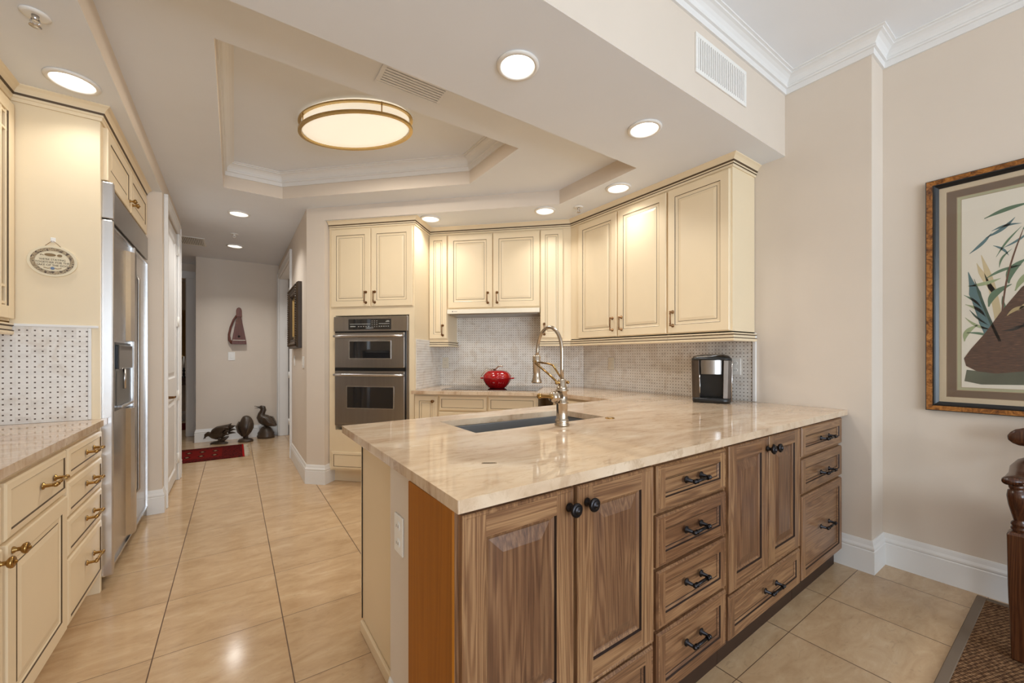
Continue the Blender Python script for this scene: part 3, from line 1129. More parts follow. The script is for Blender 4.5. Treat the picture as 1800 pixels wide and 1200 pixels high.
MB().plate(oval(0.086, 0.077), -0.010, 0).build('plate', paint('plaque_cream', rgb(228, 214, 184), 0.4, 0.03), pq, bevel=0.004)
tq = NT('plaque_border', 0.45)
nf = tq.noise(tq.coords(), 130, 3, 0.6)
tq.color(tq.ramp(nf, [(0.42, rgb(78, 58, 40)), (0.52, rgb(190, 170, 136)), (0.6, rgb(140, 120, 90))]))
m = MB()
n = 48
A, B = oval(0.075, 0.066), oval(0.060, 0.050)
m.add([(p[0], -0.0112, p[1]) for p in A] + [(p[0], -0.0112, p[1]) for p in B], [(k, (k + 1) % n, (k + 1) % n + n, k + n) for k in range(n)])
m.build('border', tq.m, pq)
ink = paint('brown_ink', rgb(92, 74, 52), 0.6, 0.1)


def text(body, size, x, z, parent, mat, y=-0.0115, name='lettering', rot=(PI / 2, 0, 0)):
    cu = bpy.data.curves.new(name, 'FONT')
    cu.body = body
    cu.size = size
    cu.align_x = 'CENTER'
    cu.extrude = 0.0003
    cu.materials.append(mat)
    o = bpy.data.objects.new(name, cu)
    COL.objects.link(o)
    me = bpy.data.meshes.new_from_object(o.evaluated_get(bpy.context.evaluated_depsgraph_get()))
    bpy.data.objects.remove(o)
    o = bpy.data.objects.new(name, me)
    COL.objects.link(o)
    o.parent = parent
    o.location = (x, y, z)
    o.rotation_euler = rot
    return o


text("WE'RE STAYING", 0.0125, 0, 0.003, pq, ink)
text('TOGETHER FOR THE', 0.0125, 0, -0.011, pq, ink)
text('SAKE OF THE DOG', 0.0125, 0, -0.025, pq, ink)
m = MB()
# small sleeping-dog scroll above the words
m.plate([(0.036 * math.cos(2 * PI * k / 20) * 0.55 - 0.008, 0.03 + 0.0075 * math.sin(2 * PI * k / 20)) for k in range(20)], -0.0118, -0.0108)
m.plate([(0.024 + 0.009 * math.cos(2 * PI * k / 14), 0.029 + 0.0065 * math.sin(2 * PI * k / 14)) for k in range(14)], -0.0118, -0.0108)
m.tube([(-0.03, -0.0112, 0.026), (-0.038, -0.0112, 0.03), (-0.042, -0.0112, 0.026)], 0.0015, 6)
m.tube([(-0.03, -0.0112, -0.033), (-0.015, -0.0112, -0.037), (-0.008, -0.0112, -0.034)], 0.0015, 6)
m.tube([(0.03, -0.0112, -0.033), (0.015, -0.0112, -0.037), (0.008, -0.0112, -0.034)], 0.0015, 6)
m.build('ornament', paint('plaque_ornament', rgb(140, 116, 82), 0.6, 0.2), pq)
MB().plate([(0.007 * math.cos(2 * PI * k / 16), -0.036 + 0.007 * math.sin(2 * PI * k / 16)) for k in range(16)], -0.0125, -0.0108).build('blue_flower', paint('blue_glaze', rgb(104, 122, 150), 0.4, 0.1), pq)
MB().tube([(-0.028, -0.006, 0.072), (0, -0.008, 0.103), (0.028, -0.006, 0.072)], 0.0012, 6).build('cord', M['bronze'], pq)
MB().box(-0.009, 0.009, -0.006, 0, 0.094, 0.118).box(-0.003, 0.003, -0.014, -0.006, 0.098, 0.104).build('hook', M['white'], pq, bevel=0.002)

# ------------------------------------------------------------------ range wall
ZW = 2.43
TH = -PI / 4


def diag_thing(name, label, cat, S, t, group=None):
    return thing(name, label, cat, dg(S, t), TH, group)


# oven cabinet: face frame plane at x+y = 5.0 + 0.02*sqrt2
SO = 5.0 + 0.02 * R2
oc = diag_thing('oven_cabinet', 'tall cream cabinet housing the wall oven, with two doors on top', 'cabinet', SO, -2.470)
OW = 0.885
OD = 0.66
m = MB()
m.box(0, OW, 0, OD, 1.63, 2.476)
m.box(0, 0.064, 0, OD, 0.52, 1.63).box(OW - 0.052, OW, 0, OD, 0.52, 1.63)
m.box(0, OW, 0, OD, 0.125, 0.52)
m.box(0.064, OW - 0.052, 0.6, OD, 0.52, 1.63)
m.build('body', M['cream'], oc)
MB().box(0.0, OW, 0.075, 0.1, 0, 0.125).build('toe_kick', M['cream'], oc)
d = cream_front(oc, 'door', 0.028, 0.445, 1.712, 2.462)
bar_pull(d, 0.40, 1.80, 0.10, M['bronze'], True, r=0.0045)
d = cream_front(oc, 'door', 0.452, 0.872, 1.712, 2.462)
bar_pull(d, 0.492, 1.80, 0.10, M['bronze'], True, r=0.0045)
cream_front(oc, 'drawer', 0.03, OW - 0.012, 0.14, 0.31)

ov = diag_thing('wall_oven', 'stainless steel double wall oven with black glass windows', 'oven', SO, -2.470 + 0.066)
VW = 0.765
V0, V1 = 0.545, 1.618
m = MB().box(0, VW, -0.012, 0.55, V0 + 0.02, V1).box(0.02, VW - 0.02, -0.002, 0.3, V0, V0 + 0.02)
m.build('body', M['steel'], ov)
m = MB().box(0.0, VW, -0.03, -0.012, 1.475, V1 - 0.002)
cpn = m.build('control_panel', M['steel'], ov, bevel=0.004)
MB().box(0.158, 0.598, -0.034, -0.03, 1.49, 1.592).build('display', M['blackglass'], cpn, bevel=0.004)
dm = paint('display_grey', rgb(176, 176, 172), 0.4, 0.05)
m = MB()
for x0, x1, z0, z1 in ((0.175, 0.39, 1.541, 1.545), (0.475, 0.585, 1.543, 1.547), (0.178, 0.235, 1.517, 1.525), (0.545, 0.585, 1.562, 1.567), (0.555, 0.58, 1.570, 1.574), (0.34, 0.42, 1.503, 1.507)):
    m.box(x0, x1, -0.0345, -0.034, z0, z1)
for k in range(3):
    for j in range(4):
        m.box(0.402 + k * 0.024, 0.412 + k * 0.024, -0.0345, -0.034, 1.515 + j * 0.018, 1.519 + j * 0.018)
for k in range(5):
    m.box(0.26 + 0.026 * k, 0.272 + 0.026 * k, -0.0345, -0.034, 1.517, 1.523)
    m.box(0.475 + 0.023 * k, 0.487 + 0.023 * k, -0.0345, -0.034, 1.517, 1.523)
m.build('display_marks', dm, cpn)


def oven_door(name, z0, z1, wx0, wx1, wz0, wz1):
    d = MB().box(0.014, VW - 0.03, -0.034, -0.012, z0, z1).build(name, M['steel'], ov, bevel=0.006)
    m = MB().rings(wx0, wx1, wz0, wz1, [(0, -0.038, 1), (0.007, -0.038, 0)], -0.034, cap=0, side=1)
    m.build('window', [M['blackglass'], M['steel_bright']], d)
    m = MB()
    hz = z1 - 0.034
    pts = [(0.02, -0.036, hz), (0.03, -0.068, hz)] + [(0.03 + (VW - 0.075) * k / 8, -0.068 - 0.010 * math.sin(PI * k / 8), hz) for k in range(1, 8)] + [(VW - 0.046, -0.068, hz), (VW - 0.036, -0.036, hz)]
    m.tube(pts, 0.0125, 12)
    m.build('handle', M['steel_bright'], d)


MB().box(0.008, VW - 0.022, -0.02, -0.011, 1.462, 1.475).box(0.008, VW - 0.022, -0.02, -0.011, 1.095, 1.125).box(VW - 0.03, VW - 0.022, -0.02, -0.011, 0.57, 1.47).build('gap_strip', M['black'], ov)
oven_door('upper_door', 1.127, 1.461, 0.166, 0.60, 1.21, 1.385)
oven_door('lower_door', 0.585, 1.092, 0.14, 0.63, 0.735, 0.95)

# wall cabinets beside and above the hood; face frames at x+y = 5.52 + .02*sqrt2
SU = 5.52 + 0.02 * R2
UD = 0.31
TOV = -2.470 + OW          # right side of the oven cabinet
nl = diag_thing('wall_cabinet', 'narrow cream wall cabinet between the oven and the range hood', 'cabinet', SU, TOV + 0.002)
w0 = -1.388 - (TOV + 0.002)
MB().box(0, w0, 0, UD, 1.40, 2.476).build('body', M['cream'], nl)
d = cream_front(nl, 'door', 0.004, w0 - 0.004, 1.415, 2.462)
bar_pull(d, w0 - 0.045, 1.50, 0.10, M['bronze'], True, r=0.0045)
light_rail(nl, [(0, 0), (w0, 0), (w0, UD)])
hc = diag_thing('wall_cabinet', 'cream two-door wall cabinet above the range hood', 'cabinet', SU, -1.386)
hw = 0.946
MB().box(0, hw, 0, UD, 1.71, 2.476).build('body', M['cream'], hc)
d = cream_front(hc, 'door', 0.008, 0.470, 1.725, 2.462)
bar_pull(d, 0.425, 1.82, 0.10, M['bronze'], True, r=0.0045)
d = cream_front(hc, 'door', 0.478, 0.940, 1.725, 2.462)
bar_pull(d, 0.52, 1.82, 0.10, M['bronze'], True, r=0.0045)
hd = diag_thing('range_hood', 'slim cream range hood under the two-door cabinet', 'range hood', SU, -1.384)
m = MB()
m.box(0, 0.942, -0.03, UD + 0.0, 1.665, 1.708)
m.build('visor', paint('hood_cream', rgb(236, 228, 210), 0.3, 0.01), hd, bevel=0.003)
MB().box(0.02, 0.92, 0.0, UD - 0.03, 1.655, 1.665).build('filter', M['steel'], hd)
MB().lathe([(0.005, 0), (0.005, 0.001)], (0.06, -0.03, 1.688), (0, -1, 0), 12).build('logo_dot', M['dark'], hd)
MB().box(0.075, 0.108, -0.0308, -0.03, 1.6865, 1.6895).build('logo_mark', M['slot'], hd)

# narrow right cabinet, mitred into the right-hand run
nr = diag_thing('wall_cabinet', 'narrow cream wall cabinet to the right of the range hood, in the corner', 'cabinet', SU, -0.438)


def to_local(o_loc, th, p):
    dx, dy = p[0] - o_loc[0], p[1] - o_loc[1]
    return (dx * math.cos(th) + dy * math.sin(th), -dx * math.sin(th) + dy * math.cos(th))


UX = 2.676
cf = (UX, SU - UX)             # front corner of the two runs
cb = (2.965, 2.985)
L0 = dg(SU, -0.438)
pa, pb = to_local(L0, TH, cf), to_local(L0, TH, cb)
MB().prism([(0, 0), (pa[0] - 0.0005, pa[1]), (pb[0] - 0.0005, UD), (0, UD)], 1.40, 2.476).build('body', M['cream'], nr)
d = cream_front(nr, 'door', 0.004, 0.222, 1.415, 2.462)
bar_pull(d, 0.042, 1.50, 0.10, M['bronze'], True, r=0.0045)
light_rail(nr, [(0, UD), (0, 0), (pa[0] - 0.002, 0)])

# right wall cabinets: local x = -y
YU = 1.343


def right_wall_thing(name, label, cat, x, y):
    return thing(name, label, cat, (x, y, 0), -PI / 2)


ru = right_wall_thing('wall_cabinet', 'cream two-door wall cabinet on the right wall, next to the corner', 'cabinet', UX, cf[1])
k0 = cf[1] - 1.815
MB().prism([(0.0005, 0), (k0, 0), (k0, 0.29), (cf[1] - cb[1], 0.29)], 1.39, 2.476).build('body', M['cream'], ru)
o_ = cf[1]
d = cream_front(ru, 'door', o_ - 2.757, o_ - 2.297, 1.405, 2.462)
bar_pull(d, o_ - 2.297 - 0.042, 1.51, 0.10, M['bronze'], True, r=0.0045)
d = cream_front(ru, 'door', o_ - 2.284, o_ - 1.822, 1.405, 2.462)
bar_pull(d, o_ - 2.284 + 0.042, 1.51, 0.10, M['bronze'], True, r=0.0045)
light_rail(ru, [(0.002, 0), (k0, 0)])
ru2 = right_wall_thing('wall_cabinet', 'cream single-door wall cabinet above the coffee maker', 'cabinet', UX, 1.813)
k1 = 1.813 - YU
MB().box(0, k1, 0, 0.30, 1.39, 2.476).build('body', M['cream'], ru2)
d = cream_front(ru2, 'door', 0.006, k1 - 0.012, 1.405, 2.462)
bar_pull(d, 0.048, 1.51, 0.10, M['bronze'], True, r=0.0045)
light_rail(ru2, [(0, 0), (k1, 0), (k1, 0.30)])

# crown over the oven and wall cabinets
m = MB()
pth = [dg(SO, -2.470)[:2], dg(SO, TOV)[:2], dg(SU, TOV)[:2], cf, (UX, YU), (XR, YU)]
m.molding(pth, crown)
m.molding(pth, gz, mat=1)
m.molding(pth, gz2, mat=1)
struct(m.build('trim_8', CMATS), 'cream crown molding over the oven and wall cabinets')

# backsplash
bl = (SW - 5.925) / R2
o = MB().box(0, -0.012 - (-1.583), -0.008, -0.0, ZC + 0.001, 1.655).build('backsplash_range', M['splash'], loc=dg(SW - 0.002, -1.583), rotz=TH)
struct(o, 'basketweave marble backsplash behind the cooktop')
o = MB().box(0, 3.0 - 1.355, -0.008, 0, ZC + 0.001, 1.40).build('backsplash_right', M['splash'], loc=(XR - 0.001, 3.0, 0), rotz=-PI / 2)
struct(o, 'basketweave marble backsplash behind the coffee maker')
o = MB().box(XR - 0.016, XR, 1.330, 1.354, ZC + 0.001, 1.395).build('trim_9', M['trim'], bevel=0.004)
struct(o, 'white pencil trim at the end of the right backsplash')
# tiled return on the side of the oven cabinet
q = dg(SW - 0.46 * R2 - 0.31, TOV)
ocs = dg(5.02, TOV + 0.0085)
o = MB().box(0, 0.655, -0.008, 0, ZC + 0.001, 1.40).build('backsplash_oven', M['splash'], loc=dg(5.075, TOV + 0.0005), rotz=PI / 4)
struct(o, 'basketweave marble tiles on the side of the oven cabinet')

# base cabinets on the range wall
SBs = 5.0 + 0.02 * R2
bd = (SW - SBs) / R2 - 0.01
b1 = diag_thing('base_cabinet', 'narrow cream base cabinet with a knob beside the oven', 'cabinet', SBs, TOV + 0.004)
w1 = 0.232
MB().box(0, w1, 0, bd, 0.11, 0.888).build('body', M['cream'], b1)
MB().box(0, w1, 0.06, 0.08, 0, 0.11).build('toe_kick', M['cream'], b1)
d = cream_front(b1, 'door', 0.006, w1 - 0.006, 0.13, 0.868)
knob(d, w1 - 0.04, 0.82, M['bronze'], 0.015)
b2 = diag_thing('base_cabinet', 'cream base cabinet with drawers under the cooktop', 'cabinet', SBs, TOV + 0.004 + w1 + 0.002)
w2 = 0.93
MB().box(0, w2, 0, bd, 0.11, 0.888).build('body', M['cream'], b2)
MB().box(0, w2, 0.06, 0.08, 0, 0.11).build('toe_kick', M['cream'], b2)
for a, b in ((0.01, 0.462), (0.476, w2 - 0.012)):
    d = cream_front(b2, 'drawer', a, b, 0.735, 0.868)
    d = cream_front(b2, 'door', a, b, 0.13, 0.72)
    knob(d, b - 0.04 if a < 0.1 else a + 0.04, 0.66, M['bronze'], 0.015)
# cabinets along the right wall, seen through the gap behind the faucet
XB = 2.28 + 0.03
ybc = SBs - XB
b3 = right_wall_thing('base_cabinet', 'cream base cabinet on the right wall, in the gap behind the faucet', 'cabinet', XB, ybc - 0.01)
w3 = ybc - 0.01 - 2.06
MB().box(0, w3, 0, 0.6, 0.11, 0.888).build('body', M['cream'], b3)
MB().box(0, w3, 0.06, 0.08, 0, 0.11).build('toe_kick', M['cream'], b3)
d = cream_front(b3, 'drawer', 0.02, w3 - 0.02, 0.72, 0.868)
knob(d, w3 / 2 + 0.1, 0.80, M['bronze'], 0.015)
cream_front(b3, 'door', 0.02, w3 - 0.02, 0.13, 0.70)

# ------------------------------------------------------------------ peninsula
PA = (0.399, 0.784)
PB = (2.976, 0.828)
PTH = math.atan2(PB[1] - PA[1], PB[0] - PA[0])
pu = (math.cos(PTH), math.sin(PTH))
pn = (math.sin(PTH), -math.cos(PTH))       # towards the dining side


def pen(u, v, z=0.0):
    """u along the front, v inwards from the door faces"""
    return (PA[0] - pn[0] * (0.012 + v) + pu[0] * u, PA[1] - pn[1] * (0.012 + v) + pu[1] * u, z)


si = [(0.816, 1.443), (1.563, 1.447), (1.603, 1.757), (0.822, 1.800)]
si = [(0.815, 1.441), (1.585, 1.448), (1.585, 1.775), (0.815, 1.800)]
outline = [PA, (2.979, 0.828), (2.979, 3.005), (2.972, 3.010), dg(SW - 0.012, TOV + 0.002)[:2], dg(4.925, TOV + 0.002)[:2], (2.275, 4.925 - 2.275), (2.275, 2.012), (0.400, 1.935)]
ct = MB().prism(outline, 0.888, ZC, holes=[si]).build('countertop', M['stone'], bevel=0.004)
tag(ct, 'large beige stone countertop of the peninsula and range wall', 'countertop')
# sink
s = thing('sink', 'charcoal undermount sink in the peninsula countertop', 'sink', (1.2, 1.62, 0.888), 0)
a, b, c_, d_ = -0.375, 0.375, -0.165, 0.15
m = MB()
x0, x1, y0, y1 = -0.40, 0.40, -0.188, 0.17
for q in ((x0, x0 + 0.012, y0, y1, -0.23, -0.001), (x1 - 0.012, x1, y0, y1, -0.23, -0.001), (x0, x1, y0, y0 + 0.012, -0.23, -0.001), (x0, x1, y1 - 0.012, y1, -0.23, -0.001), (x0, x1, y0, y1, -0.24, -0.23)):
    m.box(*q)
m.build('basin', M['sink'], s, bevel=0.003)
MB().lathe([(0.0001, -0.226), (0.045, -0.226), (0.045, -0.2285), (0.05, -0.2295)], (0.0, 0.03, 0), seg=24).build('drain', M['steel_bright'], s)

# walnut cabinets
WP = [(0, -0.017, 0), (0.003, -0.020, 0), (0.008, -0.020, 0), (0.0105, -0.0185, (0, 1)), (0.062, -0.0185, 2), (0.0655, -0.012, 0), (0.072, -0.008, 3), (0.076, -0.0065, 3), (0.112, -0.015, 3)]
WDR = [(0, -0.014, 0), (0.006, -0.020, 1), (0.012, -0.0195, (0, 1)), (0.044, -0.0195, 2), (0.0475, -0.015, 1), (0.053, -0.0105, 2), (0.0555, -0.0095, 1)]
M['walnut_p'] = wood_mat('walnut_field', 2, rgb(68, 43, 29), rgb(106, 73, 50), rgb(146, 108, 76))
WM = [M['walnut_v'], M['walnut_h'], paint('walnut_step_shade', rgb(40, 24, 16), 0.5, 0.1), M['walnut_p']]  # the dark material puts shade into the inner steps of the fronts


def walnut(label, u0, u1):
    o = thing('base_cabinet', label, 'cabinet', pen(u0, 0.02), PTH, 'walnut peninsula cabinets')
    return o, u1 - u0


def wfront(o, name, x0, x1, z0, z1):
    cap = 3 if name == 'door' else 1
    return MB().rings(x0, x1, z0, z1, WP if name == 'door' else WDR, 0.0, cap=cap, side=0).build(name, WM, o)


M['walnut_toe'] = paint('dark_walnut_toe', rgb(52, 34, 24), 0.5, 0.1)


def wbody(o, w, d=0.26):
    MB().box(0, w, 0, d, 0.105, 0.887).build('body', M['walnut_v'], o)
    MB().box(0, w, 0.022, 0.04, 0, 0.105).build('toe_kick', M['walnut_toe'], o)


o, w = walnut('walnut base cabinet at the near end of the peninsula, two tall doors over one drawer', 0.008, 0.724)
wbody(o, w)
MB().box(-0.006, -0.0003, 0.0, 0.262, 0, 0.887).build('side_panel', M['walnut_side'], o)
d = wfront(o, 'door', 0.010, 0.352, 0.310, 0.876)
knob(d, 0.334, 0.826, M['blackmetal'], 0.0195)
d = wfront(o, 'door', 0.366, 0.708, 0.310, 0.876)
knob(d, 0.402, 0.826, M['blackmetal'], 0.0195)
d = wfront(o, 'drawer', 0.010, 0.708, 0.108, 0.298)
bar_pull(d, 0.36, 0.20, 0.10, M['blackmetal'])
o, w = walnut('walnut base cabinet with a stack of four drawers', 0.726, 1.190)
wbody(o, w)
for z0, z1, hz in ((0.718, 0.872, 0.801), (0.538, 0.706, 0.626), (0.334, 0.526, 0.444), (0.108, 0.322, 0.232)):
    d = wfront(o, 'drawer', 0.010, w - 0.008, z0, z1)
    bar_pull(d, 0.224, hz, 0.095, M['blackmetal'])
o, w = walnut('walnut base cabinet with two doors over a wide bottom drawer, right of the four drawers', 1.192, 1.922)
wbody(o, w)
d = wfront(o, 'door', 0.012, 0.360, 0.294, 0.876)
knob(d, 0.394 - 0.045, 0.824, M['blackmetal'], 0.0195)
d = wfront(o, 'door', 0.370, 0.718, 0.294, 0.876)
knob(d, 0.455 - 0.042, 0.824, M['blackmetal'], 0.0195)
d = wfront(o, 'drawer', 0.012, 0.718, 0.108, 0.282)
bar_pull(d, 0.384, 0.202, 0.11, M['blackmetal'])
o, w = walnut('walnut base cabinet with three drawers against the right wall', 1.924, 2.535)
wbody(o, w)
for z0, z1, hz in ((0.728, 0.876, 0.796), (0.543, 0.713, 0.614), (0.108, 0.528, 0.323)):
    d = wfront(o, 'drawer', 0.012, w - 0.010, z0, z1)
    bar_pull(d, 0.322, hz, 0.12, M['blackmetal'])
# pony wall and cream back cabinets
pw = [pen(0.030, 0.302)[:2], pen(2.54, 0.302)[:2], pen(2.54, 0.512)[:2], pen(0.030, 0.512)[:2]]
struct(MB().prism(pw, 0, 0.887).build('wall_peninsula', M['wall']), 'short white wall inside the peninsula')
struct(MB().molding([pen(0.12, 0.5125)[:2], pen(0.030, 0.5125)[:2], pen(0.030, 0.336)[:2]][::-1][:2][::-1], bp).build('baseboard_peninsula', M['trim']))
bc = thing('base_cabinet', 'cream end cabinet of the peninsula behind the short white wall', 'cabinet', pen(0.098, 0.515), PTH)
MB().box(0, 0.285, 0, 0.57, 0.0, 0.887).build('body', M['cream'], bc)
o = thing('cabinet_panel', 'cream panel under the sink on the kitchen side of the peninsula', 'cabinet', pen(0.098, 0.515), PTH)
MB().box(0.287, 1.76, 0.545, 0.57, 0.0, 0.887).build('panel', M['cream'], o)
MB().box(-0.014, 0, 0.0, 0.56, 0.0, 0.05).build('base_trim', M['cream'], bc, bevel=0.004)
MB().box(-0.002, 0.35, 0.572, 0.592, 0.11, 0.88).build('door', CMATS[0], bc, bevel=0.003)
MB().box(-0.004, 0.0, 0.5695, 0.5725, 0.05, 0.885).build('edge_gap', M['dark'], bc)


# outlets and switches


def outlet(label, loc, rotz, mat, w=0.072, h=0.118, kind='duplex', name='wall_outlet', cat='outlet'):
    o = thing(name, label, cat, loc, rotz)
    MB().box(-w / 2, w / 2, -0.006, 0, -h / 2, h / 2).build('cover_plate', mat, o, bevel=0.003)
    if kind == 'duplex':
        for z in (-0.026, 0.026):
            r = MB().plate([(0.016 * math.cos(2 * PI * k / 16), z + 0.0145 * math.sin(2 * PI * k / 16)) for k in range(16)], -0.0085, -0.006).build('receptacle', mat, o)
            MB().box(-0.0075, -0.0055, -0.0089, -0.0084, z - 0.004, z + 0.005).box(0.0055, 0.0075, -0.0089, -0.0084, z - 0.003, z + 0.005).build('slot', M['dark'], r)
    else:
        n_ = max(1, round(w / 0.05) - 0) if kind == 'wide' else 1
        for k in range(n_):
            cx = (k - (n_ - 1) / 2) * 0.046
            MB().box(cx - 0.0165, cx + 0.0165, -0.0095, -0.006, -0.033, 0.033).build('rocker', mat, o, bevel=0.002)
    return o


pp = pen(0.030, 0.425, 0.682)
outlet('white duplex outlet on the end of the peninsula', pp, PTH - PI / 2, M['white'])
q = dg(SW - 0.0155, -1.517, 1.165)
outlet('almond outlet on the backsplash left of the red pot', q, TH, M['almond'])
q = dg(SW - 0.0155, -0.325, 1.105)
outlet('almond outlet on the backsplash behind the faucet', q, TH, M['almond'])
outlet('almond blank plate on the right backsplash', (XR - 0.010, 2.628, 1.165), -PI / 2, M['almond'], kind='switch', name='wall_switch', cat='switch')
outlet('white outlet on the backsplash behind the coffee maker', (XR - 0.010, 1.468, 1.16), -PI / 2, M['white'], w=0.075, h=0.12)
outlet('white light switch on the hall end wall below the harp', (-0.035, YE, 1.24), 0, M['white'], w=0.085, h=0.125, kind='switch', name='wall_switch', cat='switch')
outlet('white light switch below the carved frame, nearer the kitchen', (0.578, 4.56, 1.175), -PI / 2, M['white'], w=0.12, h=0.118, kind='wide', name='wall_switch', cat='switch')
outlet('white light switch below the carved frame, beside the door casing', (0.578, 5.28, 1.185), -PI / 2, M['white'], w=0.075, h=0.118, kind='switch', name='wall_switch', cat='switch')

# small fittings in the counter
o = thing('sink_button', 'small round brass push button in the countertop right of the faucet', 'button', (1.569, 1.399, ZC), 0)
MB().lathe([(0.024, 0), (0.024, 0.003), (0.02, 0.005), (0.0001, 0.005)], seg=24).build('ring', M['brass'], o)
MB().lathe([(0.013, 0.005), (0.013, 0.007), (0.0001, 0.0075)], seg=20).build('button_top', M['nickel'], o)

o = thing('counter_outlet', 'small flush metal pop-up slot in the countertop near the peninsula corner', 'outlet', (0.615, 1.009, ZC), -0.55)
MB().box(-0.022, 0.022, -0.006, 0.006, 0.0, 0.0012).build('cover_plate', M['nickel'], o)
MB().box(-0.018, 0.018, -0.0015, 0.0015, 0.0012, 0.0016).build('slot', M['dark'], o)

# ------------------------------------------------------------------ faucet
fa = thing('bridge_faucet', 'tall brushed nickel kitchen faucet with pull-down sprayer on the peninsula', 'faucet', (1.224, 1.374, ZC), 0)
MB().lathe([(0.034, 0), (0.034, 0.006), (0.030, 0.012), (0.031, 0.018), (0.031, 0.026), (0.027, 0.031), (0.0255, 0.034), (0.0255, 0.098), (0.030, 0.101), (0.030, 0.106), (0.0245, 0.109), (0.0235, 0.155), (0.030, 0.158), (0.030, 0.163), (0.022, 0.166), (0.026, 0.172), (0.022, 0.176), (0.0185, 0.18), (0.0185, 0.208), (0.013, 0.212), (0.0001, 0.212)], seg=28).build('body', M['nickel'], fa)
m = MB()
m.lathe([(0.0215, 0.0), (0.0215, 0.026), (0.026, 0.028), (0.026, 0.034), (0.022, 0.037), (0.024, 0.043), (0.0235, 0.052), (0.017, 0.059), (0.009, 0.062), (0.0001, 0.063)], (-0.018, -0.004, 0.134), (-1, -0.22, 0.0), 24)
m.build('valve', M['nickel'], fa)
m = MB()
m.lathe([(0.012, 0), (0.014, 0.008), (0.010, 0.014), (0.0075, 0.03), (0.0085, 0.065), (0.011, 0.085), (0.012, 0.091), (0.009, 0.096), (0.0001, 0.098)], (-0.066, -0.016, 0.136), (-1, -0.14, 0.10), 16)
m.build('lever', M['brass'], fa)
m = MB()
hose = [(0, 0, 0.20)]
for k in range(0, 25):
    a = PI * k / 24
    x = 0.0
    yy = 0.09 - 0.09 * math.cos(a)
    zz = 0.335 + 0.117 * math.sin(a)
    hose.append((x, yy, zz))
hose = [(0, 0, 0.205), (0, 0, 0.26), (0, 0, 0.31)] + hose[1:] + [(0, 0.184, 0.315)]
m.tube(hose, 0.0085, 14)
m.build('hose', M['nickel'], fa)
m = MB()
m.cyl((-0.030, 0, 0.195), (0.034, 0, 0.195), 0.006, 12)
m.ball((-0.032, 0, 0.195), 0.008, 12, 8)
m.ball((0.036, 0, 0.195), 0.008, 12, 8)
m.cyl((0, 0.186, 0.29), (-0.02, 0.17, 0.29), 0.005, 10)
for sx in (-0.024,):
    m.tube([(sx, 0, 0.195), (sx, 0.06, 0.23), (sx, 0.165, 0.282)], 0.0052, 10)
m.tube([(0.0, 0.01, 0.22), (0.0, 0.062, 0.272), (0.0, 0.09, 0.279), (0.0, 0.18, 0.287)], 0.0045, 10)
m.build('support_arm', M['brass'], fa)
m = MB().lathe([(0.0001, 0.18), (0.024, 0.18), (0.0265, 0.186), (0.020, 0.205), (0.0165, 0.225), (0.018, 0.232), (0.0185, 0.282), (0.021, 0.285), (0.021, 0.291), (0.019, 0.294), (0.020, 0.31), (0.013, 0.318), (0.0001, 0.318)], (0, 0.186, 0.003), seg=24)
m.build('spray_head', M['nickel'], fa)

# ------------------------------------------------------------------ cooktop and red pot
ck = diag_thing('cooktop', 'black glass electric cooktop set in the range counter', 'cooktop', 5.075, -1.335)
MB().box(0, 0.905, 0.0, 0.53, ZC + 0.0005, ZC + 0.006).build('frame', M['steel_bright'], ck, bevel=0.002)
MB().box(0.006, 0.899, 0.006, 0.524, ZC + 0.006, ZC + 0.008).build('glass_top', M['blackglass'], ck)
m = MB()
for x, y, r in ((0.2, 0.16, 0.09), (0.2, 0.39, 0.075), (0.68, 0.16, 0.075), (0.68, 0.39, 0.10)):
    m.lathe([(r, 0), (r, 0.0003), (r - 0.003, 0.0003), (r - 0.003, 0)], (x, y, ZC + 0.0081), seg=40, cap=False)
m.build('burner_ring', M['slot'], ck)

PX, PY = 2.118, 3.324
pot = thing('cast_iron_pot', 'red tomato-shaped enamel pot with a brass stem on the cooktop', 'pot', (PX, PY, ZC + 0.0085), TH)


def lobed(mb, prof, lobes, depth, seg=72, mat=0):
    vs, fs = [], []
    for r, h in prof:
        for k in range(seg):
            a = 2 * PI * k / seg
            q = 1 - depth * (abs(math.cos(a * lobes / 2)) ** 6)
            vs.append((r * q * math.cos(a), r * q * math.sin(a), h))
    for i in range(len(prof) - 1):
        for k in range(seg):
            j = (k + 1) % seg
            fs.append((i * seg + k, i * seg + j, (i + 1) * seg + j, (i + 1) * seg + k))
    mb.add(vs, fs, mat, True)


m = MB()
lobed(m, [(0.0001, 0), (0.072, 0.0), (0.085, 0.006), (0.112, 0.035), (0.133, 0.07), (0.139, 0.094)], 6, 0.05)
lobed(m, [(0.139, 0.094), (0.142, 0.097), (0.139, 0.1), (0.12, 0.1)], 6, 0.05)
for sgn in (-1, 1):
    m.tube([(sgn * 0.132, -0.03, 0.093), (sgn * 0.158, -0.022, 0.096), (sgn * 0.165, 0, 0.097), (sgn * 0.158, 0.022, 0.096), (sgn * 0.132, 0.03, 0.093)], 0.007, 10)
m.build('pot_body', M['red'], pot)
m = MB()
lobed(m, [(0.14, 0.101), (0.139, 0.105), (0.134, 0.122), (0.118, 0.147), (0.09, 0.165), (0.06, 0.172), (0.03, 0.167), (0.0001, 0.158)], 6, 0.07)
m.build('lid', M['red'], pot)
m = MB()
m.tube([(-0.02, 0, 0.158), (-0.015, 0, 0.185), (0.005, 0, 0.205), (0.035, 0, 0.215), (0.058, 0, 0.212)], [0.008, 0.006, 0.006, 0.007, 0.008], 10)
